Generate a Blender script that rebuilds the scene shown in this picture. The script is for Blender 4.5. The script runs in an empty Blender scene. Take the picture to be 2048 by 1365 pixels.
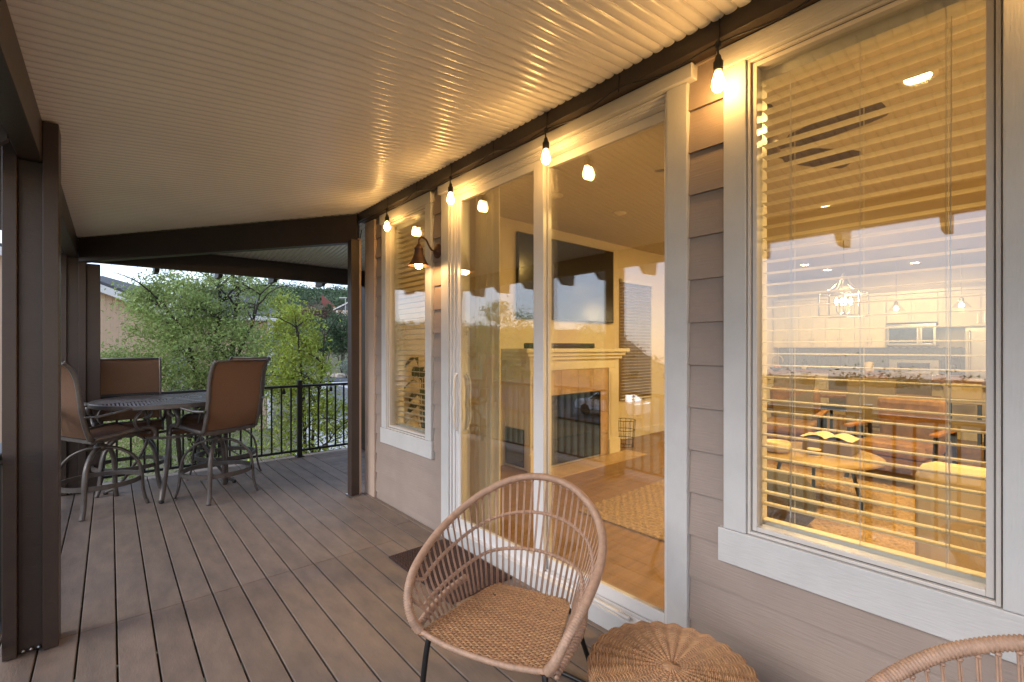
import bpy, math, random
import numpy as np
from mathutils import Vector as V, Matrix
R = math.radians
random.seed(7); rng = np.random.default_rng(7)
sc = bpy.context.scene
C = sc.collection

# ------------------------------------------------------------------ camera
SN, CS, F, CU, CV, H = math.sin(R(40.9)), math.cos(R(40.9)), 928.0, 1024.0, 695.0, 1.45
cam_d = bpy.data.cameras.new('camera'); cam = bpy.data.objects.new('camera', cam_d); C.objects.link(cam)
cam.location = (0, 0, H); cam.rotation_euler = (R(90), 0, R(-40.9))
cam_d.sensor_width = 36; cam_d.lens = 36*F/2048; cam_d.shift_y = 12.5/2048
cam_d.clip_start = .02; cam_d.clip_end = 6000
sc.camera = cam

# ------------------------------------------------------------------ light
SUN_EL, SUN_AZ = 14.0, -150.0      # azimuth clockwise from +Y: the low disc has just gone behind thin cloud over the hills
w = bpy.data.worlds.new('World'); sc.world = w; w.use_nodes = True
nt = w.node_tree; nt.nodes.clear()
bg = nt.nodes.new('ShaderNodeBackground'); wo = nt.nodes.new('ShaderNodeOutputWorld')
sky = nt.nodes.new('ShaderNodeTexSky'); sky.sky_type = 'NISHITA'; sky.sun_disc = False
sky.sun_elevation = R(SUN_EL); sky.sun_rotation = R(SUN_AZ); sky.altitude = 1400
sky.air_density = 1.0; sky.dust_density = .8; sky.ozone_density = 2.0
bg.inputs['Strength'].default_value = .15
# thin even evening cloud over the clear sky: pale lilac at the horizon, pale blue overhead
tcw = nt.nodes.new('ShaderNodeTexCoord'); sx_ = nt.nodes.new('ShaderNodeSeparateXYZ'); rw = nt.nodes.new('ShaderNodeValToRGB')
nzw = nt.nodes.new('ShaderNodeTexNoise'); nzw.inputs['Scale'].default_value = 2.2; nzw.inputs['Detail'].default_value = 5
mpw = nt.nodes.new('ShaderNodeMapping'); mpw.inputs['Scale'].default_value = (1, 1, 4)
adw = nt.nodes.new('ShaderNodeMath'); adw.operation = 'MULTIPLY_ADD'; adw.inputs[1].default_value = .16
sbw = nt.nodes.new('ShaderNodeMath'); sbw.operation = 'ADD'; sbw.inputs[1].default_value = -.08
nt.links.new(tcw.outputs['Generated'], sx_.inputs[0]); nt.links.new(tcw.outputs['Generated'], mpw.inputs[0]); nt.links.new(mpw.outputs[0], nzw.inputs['Vector'])
nt.links.new(nzw.outputs['Fac'], adw.inputs[0]); nt.links.new(sx_.outputs[2], sbw.inputs[0]); nt.links.new(sbw.outputs[0], adw.inputs[2]); nt.links.new(adw.outputs[0], rw.inputs[0])
e_ = rw.color_ramp.elements; e_[0].position = 0; e_[0].color = (1.0, .86, .88, 1); e_[1].position = 1; e_[1].color = (.78, .95, 1.28, 1)
k_ = e_.new(.10); k_.color = (.90, .88, 1.0, 1); k_ = e_.new(.28); k_.color = (.80, .92, 1.16, 1)
mxw = nt.nodes.new('ShaderNodeMix'); mxw.data_type = 'RGBA'; mxw.inputs[0].default_value = .85
scw = nt.nodes.new('ShaderNodeMix'); scw.data_type = 'RGBA'; scw.blend_type = 'MULTIPLY'; scw.inputs[0].default_value = 1; scw.inputs[7].default_value = (1.42, 1.42, 1.48, 1)
nt.links.new(rw.outputs[0], scw.inputs[6])
nt.links.new(sky.outputs[0], mxw.inputs[6]); nt.links.new(scw.outputs[2], mxw.inputs[7]); nt.links.new(mxw.outputs[2], bg.inputs[0])
nt.links.new(bg.outputs[0], wo.inputs[0])
fill_sun_d = bpy.data.lights.new('fill_sun', 'SUN'); fill_sun = bpy.data.objects.new('fill_sun', fill_sun_d); C.objects.link(fill_sun)
fill_sun_d.energy = .38; fill_sun_d.angle = R(26); fill_sun_d.color = (1, .93, .86)   # soft fill added to brighten trees, deck and wall; no crisp shadows
_e, _a = R(30), R(-80)
sd = V((math.sin(_a)*math.cos(_e), math.cos(_a)*math.cos(_e), math.sin(_e)))
fill_sun.rotation_euler = (-sd).to_track_quat('-Z', 'Y').to_euler()
sc.view_settings.view_transform = 'Standard'; sc.view_settings.look = 'None'
sc.view_settings.exposure = 2.62; sc.view_settings.gamma = 1; sc.view_settings.use_curve_mapping = False
cy = sc.cycles
cy.use_denoising = True; cy.denoiser = 'OPENIMAGEDENOISE'
cy.max_bounces = 8; cy.diffuse_bounces = 4; cy.glossy_bounces = 4; cy.transmission_bounces = 6
cy.transparent_max_bounces = 40; cy.caustics_reflective = False; cy.caustics_refractive = False
cy.sample_clamp_indirect = 4; cy.sample_clamp_direct = 0; cy.use_light_tree = True

# ------------------------------------------------------------------ materials
def newmat(name):
    m = bpy.data.materials.new(name); m.use_nodes = True
    n = m.node_tree; n.nodes.clear()
    o = n.nodes.new('ShaderNodeOutputMaterial')
    return m, n, o
def pm(name, col, rough=.5, metal=0, var=.12, vs=6, bump=0, bs=80, st=(1, 1, 1), col2=None, rnd=0, spec=.5,
       coat=0, island=0, trans=0, ramp=(.35, .65), bst=None):
    m, n, o = newmat(name); L = n.links
    b = n.nodes.new('ShaderNodeBsdfPrincipled'); L.new(b.outputs[0], o.inputs[0])
    b.inputs['Roughness'].default_value = rough; b.inputs['Metallic'].default_value = metal
    b.inputs['Specular IOR Level'].default_value = spec; b.inputs['Coat Weight'].default_value = coat
    b.inputs['Coat Roughness'].default_value = .15
    tc = n.nodes.new('ShaderNodeTexCoord')
    mp = n.nodes.new('ShaderNodeMapping'); mp.inputs['Scale'].default_value = st
    L.new(tc.outputs['Object'], mp.inputs[0])
    nz = n.nodes.new('ShaderNodeTexNoise'); nz.inputs['Scale'].default_value = vs
    nz.inputs['Detail'].default_value = 6; nz.inputs['Roughness'].default_value = .6
    L.new(mp.outputs[0], nz.inputs['Vector'])
    rp = n.nodes.new('ShaderNodeValToRGB'); L.new(nz.outputs['Fac'], rp.inputs[0])
    c2 = col2 if col2 else tuple(c*(1-var) for c in col)
    c1 = col if col2 else tuple(min(1, c*(1+var)) for c in col)
    rp.color_ramp.elements[0].position = ramp[0]; rp.color_ramp.elements[1].position = ramp[1]
    rp.color_ramp.elements[0].color = (*c2, 1); rp.color_ramp.elements[1].color = (*c1, 1)
    out = rp.outputs[0]
    if rnd or island:
        hs = n.nodes.new('ShaderNodeHueSaturation'); L.new(out, hs.inputs['Color'])
        mr = n.nodes.new('ShaderNodeMapRange')
        k = rnd or island
        mr.inputs['To Min'].default_value = 1-k; mr.inputs['To Max'].default_value = 1+k
        if island:
            g = n.nodes.new('ShaderNodeNewGeometry'); L.new(g.outputs['Random Per Island'], mr.inputs[0])
            mh = n.nodes.new('ShaderNodeMapRange'); mh.inputs['To Min'].default_value = .5-.05*k; mh.inputs['To Max'].default_value = .5+.03*k
            L.new(g.outputs['Random Per Island'], mh.inputs[0]); L.new(mh.outputs[0], hs.inputs['Hue'])
        else:
            g = n.nodes.new('ShaderNodeObjectInfo'); L.new(g.outputs['Random'], mr.inputs[0])
        L.new(mr.outputs[0], hs.inputs['Value']); out = hs.outputs[0]
    L.new(out, b.inputs['Base Color'])
    if bump:
        n2 = n.nodes.new('ShaderNodeTexNoise'); n2.inputs['Scale'].default_value = bs; n2.inputs['Detail'].default_value = 4
        if bst:
            mp2 = n.nodes.new('ShaderNodeMapping'); mp2.inputs['Scale'].default_value = bst
            L.new(tc.outputs['Object'], mp2.inputs[0]); L.new(mp2.outputs[0], n2.inputs['Vector'])
        else: L.new(mp.outputs[0], n2.inputs['Vector'])
        bp = n.nodes.new('ShaderNodeBump'); bp.inputs['Strength'].default_value = min(1, bump); bp.inputs['Distance'].default_value = .003
        L.new(n2.outputs['Fac'], bp.inputs['Height']); L.new(bp.outputs[0], b.inputs['Normal'])
    if trans:
        t = n.nodes.new('ShaderNodeBsdfTranslucent'); L.new(out, t.inputs[0])
        mx = n.nodes.new('ShaderNodeMixShader'); mx.inputs[0].default_value = trans
        L.new(b.outputs[0], mx.inputs[1]); L.new(t.outputs[0], mx.inputs[2]); L.new(mx.outputs[0], o.inputs[0])
    return m
def emis(name, col, s):
    m, n, o = newmat(name)
    e = n.nodes.new('ShaderNodeEmission'); e.inputs[0].default_value = (*col, 1); e.inputs[1].default_value = s
    n.links.new(e.outputs[0], o.inputs[0]); return m
def glassmat(name, ior=1.5, tint=(.97, .98, .97), rough=0):
    m, n, o = newmat(name)
    t = n.nodes.new('ShaderNodeBsdfTransparent'); t.inputs[0].default_value = (*tint, 1)
    g = n.nodes.new('ShaderNodeBsdfGlossy'); g.inputs['Roughness'].default_value = rough
    # Schlick reflectance, the same from either side of the thin pane
    ge = n.nodes.new('ShaderNodeNewGeometry'); dt = n.nodes.new('ShaderNodeVectorMath'); dt.operation = 'DOT_PRODUCT'
    n.links.new(ge.outputs['Incoming'], dt.inputs[0]); n.links.new(ge.outputs['Normal'], dt.inputs[1])
    def mth(op, a, b_=None):
        q = n.nodes.new('ShaderNodeMath'); q.operation = op
        for i_, v_ in enumerate((a, b_)):
            if v_ is None: continue
            if isinstance(v_, (int, float)): q.inputs[i_].default_value = v_
            else: n.links.new(v_, q.inputs[i_])
        return q.outputs[0]
    f0 = ((ior-1)/(ior+1))**2
    fr_ = mth('ADD', mth('MULTIPLY', mth('POWER', mth('SUBTRACT', 1.0, mth('ABSOLUTE', dt.outputs['Value'])), 5.0), 1-f0), f0)
    x = n.nodes.new('ShaderNodeMixShader')
    n.links.new(fr_, x.inputs[0]); n.links.new(t.outputs[0], x.inputs[1]); n.links.new(g.outputs[0], x.inputs[2])
    n.links.new(x.outputs[0], o.inputs[0]); return m

M = dict(
 deck=pm('deck composite', (.255, .193, .150), .6, var=0, col2=(.185, .143, .115), vs=11, st=(1, .35, 1), bump=.5, bs=120, rnd=.11, bst=(1, .25, 1), spec=.35),
 joist=pm('joist wood', (.09, .07, .05), .8),
 brown=pm('dark brown paint', (.050, .031, .023), .45, var=.12, vs=3, bump=.22, bs=40, bst=(1, 1, 3), spec=.5),
 beam=pm('brown beam paint', (.040, .027, .021), .5, var=.12, vs=4, bump=.5, bs=30),
 siding=pm('taupe siding', (.335, .267, .225), .62, var=.07, vs=3, bump=.6, bs=16, bst=(1, .55, 9), rnd=.02),
 trim=pm('white trim paint', (.58, .57, .55), .5, var=.05, vs=4, bump=.45, bs=16, bst=(1, 1.2, 9)),
 trimv=pm('white trim paint upright', (.58, .57, .55), .5, var=.05, vs=4, bump=.45, bs=16, bst=(1, 9, 1.2)),
 peach=pm('beige corner board and golden sliver paint', (.5, .38, .3), .5, var=.04, vs=4, bump=.5, bs=14, bst=(1, 9, 1)),  # also colours the lamplit sliver beside the slim post
 vinyl=pm('window vinyl', (.62, .58, .53), .35, var=.03),
 vinylw=pm('white door vinyl', (.72, .70, .68), .32, var=.03),
 gasket=pm('grey gasket', (.12, .12, .12), .6),
 soffit=pm('corrugated roof paint', (.88, .84, .78), .25, var=.04, vs=1.5, bump=.1, bs=60, spec=.6),
 roofing=pm('sky blocking roof sheet', (.25, .23, .21), .6),
 black=pm('black metal', (.012, .011, .011), .4, var=.1),
 bronze=pm('rust bronze', (.085, .042, .026), .5, metal=.5, var=.3, vs=30, bump=.3, bs=200),
 cord=pm('black cord', (.01, .009, .008), .55),
 castmetal=pm('taupe cast aluminium', (.105, .09, .08), .38, metal=.2, var=.15, vs=20, bump=.2, bs=200),
 sling=pm('brown sling fabric', (.155, .075, .038), .75, var=.1, vs=60, st=(1, 1, 6), bump=.3, bs=300, trans=.3),
 wick=pm('wicker tan', (.40, .25, .17), .5, var=.15, vs=40, island=.12, bump=.3, bs=260),
 wick2=pm('wicker honey', (.44, .25, .125), .5, var=.18, vs=60, island=.14, bump=.3, bs=260),
 weave_shade=pm('dark weave gap shade', (.07, .03, .015), .8),  # dark colour in place of the shade between woven strands
 mat_=pm('coir mat brown', (.06, .032, .025), .95, var=.3, vs=90, bump=1, bs=240),
 wall_in=pm('cream wall paint', (.74, .68, .58), .85, var=.02, bump=.15, bs=60),
 ceil_in=pm('white ceiling texture', (.54, .50, .44), .9, var=.02, bump=.4, bs=60),
 floor_in=pm('brown floor planks', (.26, .155, .085), .45, var=.2, vs=3, st=(1, 7, 1)),
 white=pm('white lacquer', (.76, .73, .68), .4, var=.03),
 cream=pm('cream curtain', (.75, .68, .52), .9, var=.06, vs=8, trans=.3),
 tile=pm('sandstone tile', (.50, .36, .24), .45, var=.12, vs=7, rnd=.05),
 tvm=pm('television screen', (.012, .01, .01), .18),
 firebox=pm('firebox glass', (.008, .012, .014), .05, spec=.8),
 jute=pm('jute braid', (.36, .25, .14), .95, var=.35, vs=45, bump=1, bs=110),
 leather=pm('tan leather', (.30, .175, .07), .4, var=.3, vs=9, bump=.3, bs=30),
 oak=pm('oak wood', (.36, .17, .06), .5, var=.25, vs=5, st=(1, 9, 9)),
 taupe=pm('taupe upholstery', (.20, .165, .125), .9, var=.08, bump=.3, bs=200),
 whitefab=pm('white upholstery', (.62, .55, .43), .9, var=.04, bump=.3, bs=150),
 darkfab=pm('dark grey knit', (.07, .06, .05), .95, var=.3, vs=60, st=(1, 1, .3), bump=.6, bs=100),
 steel=pm('brushed steel', (.52, .52, .52), .28, metal=1, var=.05),
 counter=pm('wood countertop', (.26, .13, .065), .3, var=.3, vs=6, st=(3, 1, 1)),
 paper=pm('book paper', (.75, .68, .55), .8, var=.1, vs=15),
 candle=pm('ceramic ivory', (.72, .62, .42), .5),
 fan=pm('dark walnut blade', (.035, .014, .008), .45),
 leaf=pm('green leaf', (.27, .345, .115), .5, var=.2, vs=1.2, island=.36, trans=.5, spec=.3),
 leaf2=pm('yellow green leaf', (.30, .36, .06), .5, var=.2, vs=1.5, island=.45, trans=.45, spec=.3),
 leafd=pm('dark oak leaf', (.06, .105, .045), .6, var=.3, vs=.3, island=.5, trans=.25),
 leafr=pm('plum leaf', (.13, .065, .055), .6, var=.3, island=.4, trans=.25),
 leafs=pm('sage leaf', (.22, .26, .2), .7, var=.2, island=.3, trans=.2),
 houseplant=pm('houseplant leaf', (.02, .07, .015), .4),
 bark=pm('grey brown bark', (.035, .027, .023), .9, var=.35, vs=14, bump=1, bs=60),
 ground=pm('dry grass ground', (.14, .125, .07), .95, var=0, col2=(.075, .08, .035), vs=.35, bump=.5, bs=6),
 asphalt=pm('asphalt', (.06, .063, .07), .85, var=.1, vs=2, bump=.3, bs=60),
 concrete=pm('pale concrete', (.42, .41, .39), .85, var=.06, vs=1),
 stucco=pm('tan board siding', (.47, .335, .225), .8, var=.03),
 shingle=pm('dark shingle', (.075, .08, .085), .9, var=.3, vs=14, st=(.5, .5, 3), bump=.6, bs=20),
 redroof=pm('red brown shingle', (.22, .085, .05), .9, var=.35, vs=5, bump=.6, bs=20),
 redfence=pm('red stained fence wood', (.13, .03, .02), .8, var=.15),
 greyfence=pm('grey vinyl fence', (.36, .38, .40), .6, var=.03),
 rock=pm('pale boulder', (.36, .30, .24), .9, var=.25, vs=1.5, bump=.6, bs=10, rnd=.2),
 carp=pm('white car paint', (.7, .7, .7), .25, coat=.6),
 rubber=pm('rubber', (.015, .015, .015), .8),
 glass=glassmat('window glass', 1.95),
 darkglass=pm('dark window glass', (.02, .03, .035), .08),
 bulbglass=glassmat('clear bulb glass', 1.5, (.93, .93, .9)),
 bulb=emis('lit warm bulb', (1, .54, .16), 17),
 sconceb=emis('lit sconce bulb', (1, .55, .2), 40),
 disc=emis('recessed light lens', (1, .66, .30), 14),
 candleb=emis('chandelier bulb', (1, .72, .38), 22),
 splash=pm('sky tinted grey backsplash', (.13, .19, .26), .3, var=.25, vs=12, st=(1, 2, 2)),  # blue of the reflected sky put into the grey base colour
 slatm=pm('blind slat', (.86, .82, .74), .5, var=.02, trans=.3),
 paleoak=pm('pale table top', (.38, .28, .17), .4, var=.12, vs=5),
 orange=pm('orange peel', (.6, .2, .02), .5),
)
# herringbone-like backsplash relief left to colour; far kitchen wall

# ------------------------------------------------------------------ mesh builder
class B:
    def __init__(s): s.v = []; s.f = []
    def box(s, x0, x1, y0, y1, z0, z1):
        i = len(s.v)
        s.v += [(x0, y0, z0), (x1, y0, z0), (x1, y1, z0), (x0, y1, z0), (x0, y0, z1), (x1, y0, z1), (x1, y1, z1), (x0, y1, z1)]
        s.f += [(i, i+3, i+2, i+1), (i+4, i+5, i+6, i+7), (i, i+1, i+5, i+4), (i+1, i+2, i+6, i+5), (i+2, i+3, i+7, i+6), (i+3, i, i+4, i+7)]
        return s
    def ob(s, c, ax, ay, az, sx, sy, sz):     # oriented box, half sizes
        i = len(s.v); c = V(c); ax, ay, az = V(ax).normalized()*sx, V(ay).normalized()*sy, V(az).normalized()*sz
        for k in ((-1, -1, -1), (1, -1, -1), (1, 1, -1), (-1, 1, -1), (-1, -1, 1), (1, -1, 1), (1, 1, 1), (-1, 1, 1)):
            s.v.append(tuple(c+ax*k[0]+ay*k[1]+az*k[2]))
        s.f += [(i, i+3, i+2, i+1), (i+4, i+5, i+6, i+7), (i, i+1, i+5, i+4), (i+1, i+2, i+6, i+5), (i+2, i+3, i+7, i+6), (i+3, i, i+4, i+7)]
        return s
    def prism(s, pts, d):                     # polygon points (3D) pushed by vector d
        i = len(s.v); n = len(pts); d = V(d)
        s.v += [tuple(V(p)) for p in pts] + [tuple(V(p)+d) for p in pts]
        s.f += [tuple(range(i, i+n))[::-1], tuple(range(i+n, i+2*n))]
        s.f += [(i+k, i+(k+1) % n, i+n+(k+1) % n, i+n+k) for k in range(n)]
        return s
    def sweep(s, path, prof, side=None, closed=False, caps=True, scale=None):
        P = [V(p) for p in path]; n = len(P); m = len(prof); i0 = len(s.v); N = None
        for k in range(n):
            a = P[k-1] if (k > 0 or closed) else P[k]; b = P[(k+1) % n] if (k < n-1 or closed) else P[k]
            T = (b-a).normalized()
            if side is not None:
                S_ = V(side); S_ = (S_-T*S_.dot(T)).normalized(); N_ = T.cross(S_)
            else:
                if N is None:
                    h = V((0, 0, 1)) if abs(T.z) < .9 else V((1, 0, 0)); N = T.cross(h).normalized()
                N = (N-T*N.dot(T)).normalized(); S_ = N; N_ = T.cross(N)
            q = scale[k] if scale else 1
            for (a_, b_) in prof: s.v.append(tuple(P[k]+S_*a_*q+N_*b_*q))
        for k in range(n if closed else n-1):
            for j in range(m):
                s.f.append((i0+k*m+j, i0+k*m+(j+1) % m, i0+((k+1) % n)*m+(j+1) % m, i0+((k+1) % n)*m+j))
        if caps and not closed:
            s.f += [tuple(range(i0, i0+m))[::-1], tuple(range(i0+(n-1)*m, i0+n*m))]
        return s
    def tube(s, path, r, n=8, closed=False, scale=None):
        return s.sweep(path, [(r*math.cos(2*math.pi*k/n), r*math.sin(2*math.pi*k/n)) for k in range(n)], None, closed, True, scale)
    def bar(s, path, wd, th, side, closed=False):
        return s.sweep(path, [(-wd/2, -th/2), (wd/2, -th/2), (wd/2, th/2), (-wd/2, th/2)], side, closed)
    def lathe(s, prof, c=(0, 0, 0), n=20, caps=True):
        i0 = len(s.v); m = len(prof)
        for k in range(n):
            a = 2*math.pi*k/n
            for (r, z) in prof: s.v.append((c[0]+r*math.cos(a), c[1]+r*math.sin(a), c[2]+z))
        for k in range(n):
            for j in range(m-1):
                a, b = i0+k*m, i0+((k+1) % n)*m
                s.f.append((a+j, b+j, b+j+1, a+j+1))
        if caps:
            s.f.append(tuple(i0+k*m for k in range(n))[::-1]); s.f.append(tuple(i0+k*m+m-1 for k in range(n)))
        return s
    def grid(s, P):                           # P[i][j] of points
        i0 = len(s.v); a = len(P); b = len(P[0])
        for r_ in P: s.v += [tuple(p) for p in r_]
        for i in range(a-1):
            for j in range(b-1):
                s.f.append((i0+i*b+j, i0+(i+1)*b+j, i0+(i+1)*b+j+1, i0+i*b+j+1))
        return s
    def ball(s, c, rx, ry=None, rz=None, n=10, m=7):
        ry = ry or rx; rz = rz or rx; i0 = len(s.v)
        for j in range(1, m):
            t = math.pi*j/m
            for k in range(n):
                a = 2*math.pi*k/n
                s.v.append((c[0]+rx*math.sin(t)*math.cos(a), c[1]+ry*math.sin(t)*math.sin(a), c[2]+rz*math.cos(t)))
        s.v += [(c[0], c[1], c[2]+rz), (c[0], c[1], c[2]-rz)]
        for j in range(m-2):
            for k in range(n):
                s.f.append((i0+j*n+k, i0+(j+1)*n+k, i0+(j+1)*n+(k+1) % n, i0+j*n+(k+1) % n))
        t, b = i0+(m-1)*n, i0+(m-1)*n+1
        for k in range(n):
            s.f.append((t, i0+k, i0+(k+1) % n)); s.f.append((b, i0+(m-2)*n+(k+1) % n, i0+(m-2)*n+k))
        return s

def off(o):
    t = V((0, 0, 0))
    while o is not None: t += o.location; o = o.parent
    return t
def mesh(b, name, smooth=False):
    me = bpy.data.meshes.new(name); me.from_pydata(b.v, [], b.f); me.update()
    if smooth: me.polygons.foreach_set('use_smooth', [True]*len(me.polygons))
    return me
def mk(name, b, mat, parent=None, smooth=False, bev=0, world=True, label=None, cat=None, group=None, kind=None):
    if isinstance(b, B):
        if parent is not None and world:
            t = off(parent)
            if t.length > 1e-9: b.v = [(x-t.x, y-t.y, z-t.z) for x, y, z in b.v]
        me = mesh(b, name, smooth)
    else: me = b
    if not me.materials: me.materials.append(M[mat] if isinstance(mat, str) else mat)
    o = bpy.data.objects.new(name, me); C.objects.link(o); o.parent = parent
    if bev:
        md = o.modifiers.new('bevel', 'BEVEL'); md.width = bev; md.segments = 2; md.limit_method = 'ANGLE'; md.angle_limit = R(50)
    if label: o['label'] = label
    if cat: o['category'] = cat
    if group: o['group'] = group
    if kind: o['kind'] = kind
    return o
def thing(name, label, cat, loc=(0, 0, 0), rz=0, group=None, kind=None):
    o = bpy.data.objects.new(name, None); C.objects.link(o); o.location = loc; o.rotation_euler = (0, 0, rz)
    o.empty_display_size = .1
    if label: o['label'] = label
    if cat: o['category'] = cat
    if group: o['group'] = group
    if kind: o['kind'] = kind
    return o
def part(name, parent):                       # an Empty part, for a part that is made of sub-parts
    o = bpy.data.objects.new(name, None); C.objects.link(o); o.parent = parent; o.empty_display_size = .1; return o
def dup(root, loc, rz, label):
    def cp(o, p):
        c = o.copy(); C.objects.link(c); c.parent = p
        for ch in list(o.children): cp(ch, c)
        return c
    r = cp(root, None); r.location = loc; r.rotation_euler = (0, 0, rz); r['label'] = label
    return r
def catmull(pts, n, closed=False):
    P = [V(p) for p in pts]; out = []; m = len(P)
    for i in range(m if closed else m-1):
        if closed: a, b, c, d = P[i-1], P[i], P[(i+1) % m], P[(i+2) % m]
        else: a, b, c, d = P[max(0, i-1)], P[i], P[i+1], P[min(m-1, i+2)]
        for k in range(n):
            t = k/n
            out.append(.5*((2*b)+(c-a)*t+(2*a-5*b+4*c-d)*t*t+(3*b-a-3*c+d)*t**3))
    if not closed: out.append(P[-1])
    return out
def Wd(d, u, z=0):                            # a point at depth d under picture column u
    lat = (u-CU)/F*d
    return V((d*SN+lat*CS, d*CS-lat*SN, z))

# ================================================================== GROUND
GZ = -2.9
def sstep(a, b, t):
    t = min(1, max(0, (t-a)/(b-a))); return t*t*(3-2*t)
def gz(x, y):
    h = 0
    az = math.degrees(math.atan2(x, y)); r = math.hypot(x, y)
    m = sstep(-62, -8, az)*(1-sstep(75, 120, az))
    m *= .32+.68*sstep(-1, 11, az)
    h += m*(24*sstep(85, 190, r) + 46*sstep(190, 600, r))
    kk = sstep(-63, -52, az)*(1-sstep(-24, -8, az))
    h += 7.5*kk*sstep(60, 115, r)
    if az < -20 or az > 120: h -= (1-kk)*(26*sstep(55, 200, r)+150*sstep(200, 3000, r))
    h += .5*math.sin(x*.05)*math.sin(y*.06)*sstep(30, 60, r)
    return GZ+h
rings = [0, 4, 8, 12, 16, 20, 26, 32, 40, 50, 60, 70, 80, 88, 96, 104, 112, 120, 130, 140, 150, 160, 175, 190, 210, 240, 300, 400, 550, 800, 1200, 2000, 3500]
g = B(); NA = 120
for r in rings:
    for k in range(NA):
        a = 2*math.pi*k/NA; x, y = r*math.sin(a), r*math.cos(a); g.v.append((x, y, gz(x, y)))
for i in range(len(rings)-1):
    for k in range(NA):
        a, b_, c, d = i*NA+k, i*NA+(k+1) % NA, (i+1)*NA+(k+1) % NA, (i+1)*NA+k
        g.f.append((a, d, c, b_) if i else (a, d, c))
mk('ground', g, 'ground', kind='structure', smooth=True)

def ribbon(path, wd, lift):
    b = B(); P = []
    for k, p in enumerate(path):
        a = path[max(0, k-1)]; c = path[min(len(path)-1, k+1)]
        t = (V((c[0], c[1], 0))-V((a[0], a[1], 0))).normalized(); s_ = V((t.y, -t.x, 0))
        row = []
        for q in (-1, -.33, .33, 1):
            x, y = p[0]+s_.x*wd/2*q, p[1]+s_.y*wd/2*q
            row.append((x, y, gz(x, y)+lift))
        P.append(row)
    return b.grid(P)
rp = [Wd(60, 1000), Wd(62, 880), Wd(64, 760), Wd(66, 690), Wd(70, 640), Wd(76, 590), Wd(82, 520), Wd(84, 440), Wd(84, 330)]
mk('road', ribbon(catmull(rp, 6), 9, .16), 'asphalt', kind='structure')
dp = [Wd(11, 900), Wd(15, 800), Wd(22, 745), Wd(32, 715), Wd(45, 700), Wd(60, 705)]
mk('driveway', ribbon(catmull(dp, 5), 6.5, .10), 'concrete', kind='structure')
mk('street', ribbon([(-22, -30), (-20, 0), (-21, 30), (-26, 60)], 8, .12), 'asphalt', kind='structure')

# ================================================================== DECK
deck = thing('deck', None, None, kind='structure')
PX = .144; X0 = .0257
def board(x0, x1, y0, y1, mat='deck'):
    b = B(); b.box(x0, x1, y0, y1, -.025, 0)
    return mk('board', b, mat, deck, bev=.004)
for n in range(-5, 13):
    a, b_ = X0+PX*n+.0038, X0+PX*(n+1)-.0038
    j = 3.217 if a < 1.6 else (3.484 if a < 1.78 else 3.217)
    board(a, b_, -2.2, j-.0012); board(a, b_, j+.0012, 6.6)
board(X0+PX*13+.003, 1.942, -2.2, 4.44)
board(X0+PX*13+.003, X0+PX*13+.141, 4.446, 6.6)
xs = X0+PX*13+.147
y = 4.47
while y < 6.5:
    board(xs, 5.2, y+.003, min(6.6, y+PX-.003)); y += PX
b = B()
yy = -2.1
while yy < 6.6: b.box(-.69, 1.95 if yy < 4.5 else 5.2, yy, yy+.04, -.21, -.03); yy += .4064
mk('joist', b, 'joist', deck)
b = B(); b.box(-.735, -.698, -2.2, 6.64, -.30, -.002); b.box(-.698, 5.2, 6.604, 6.64, -.30, -.002)
mk('rim_board', b, 'brown', deck)
for (x, y) in ((-.5, 3.1), (-.5, 6.3), (1.7, 6.3), (4.5, 6.3)):
    mk('footing_post', B().box(x-.08, x+.08, y-.08, y+.08, GZ-.3, -.22), 'brown', deck)

# ================================================================== HOUSE
house = thing('house', 'taupe lap sided house with white trimmed windows and sliding glass door beside the deck', 'house', (2.03, .5, 0))
WX = 1.9655; IX = 2.10
BW = (.085, .792, .70, 2.603); DR = (1.144, 2.953, 0, 2.62); SW = (3.30, 4.005, .70, 2.603)
HY0, HY1 = -3.0, 4.44
wall = part('wall', house)
b = B()
ys = [HY0, BW[0], BW[1], DR[0], DR[1], SW[0], SW[1], HY1-.0]
def seg(y0, y1, z0, z1): b.box(WX, IX, y0, y1, z0, z1)
seg(HY0, BW[0], -.3, 3.3); seg(BW[1], DR[0], -.3, 3.3); seg(DR[1], SW[0], -.3, 3.3); seg(SW[1], HY1, -.3, 3.3)
for q in (BW, SW): seg(q[0], q[1], -.3, q[2]); seg(q[0], q[1], q[3], 3.3)
seg(DR[0], DR[1], -.3, -.001); seg(DR[0], DR[1], DR[3], 3.3)
b.box(IX, 12.6, HY1-.14, HY1, -.3, 3.3)
mk('sheathing', b, 'siding', wall)
sb = {}
def sid(y0, y1, z0, ht=.2):
    key = (round(y1-y0, 4), ht)
    if key not in sb:
        q = B(); L_ = y1-y0
        q.prism([(-.025, 0, 0), (0, 0, 0), (0, 0, ht), (-.009, 0, ht)], (0, L_, 0)); sb[key] = mesh(q, 'siding_board')
    t = off(house); o = mk('siding_board', sb[key], 'siding', wall)
    o.location = (WX-t.x, y0-t.y, z0-t.z)
zc = .06
sid(-3, DR[0]-.10, -.14, .199); sid(DR[1]+.11, 4.27, -.14, .199)
while zc < 2.9:
    if zc < .5 or zc > 2.68: sp = [(-3, DR[0]-.10), (DR[1]+.105, 4.27)] if zc < 2.6 else [(-3, 4.27)]
    else: sp = [(-3, -.01), (BW[1]+.08, DR[0]-.10), (DR[1]+.105, SW[0]-.10), (SW[1]+.08, 4.27)]
    for (a, c) in sp: sid(a, c, zc, .199 if zc < 2.7 else .199)
    zc += .1875
mk('corner_board', B().box(1.9285, 1.9655, 4.258, 4.425, -.15, 2.69), 'peach', wall, bev=.003)
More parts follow.
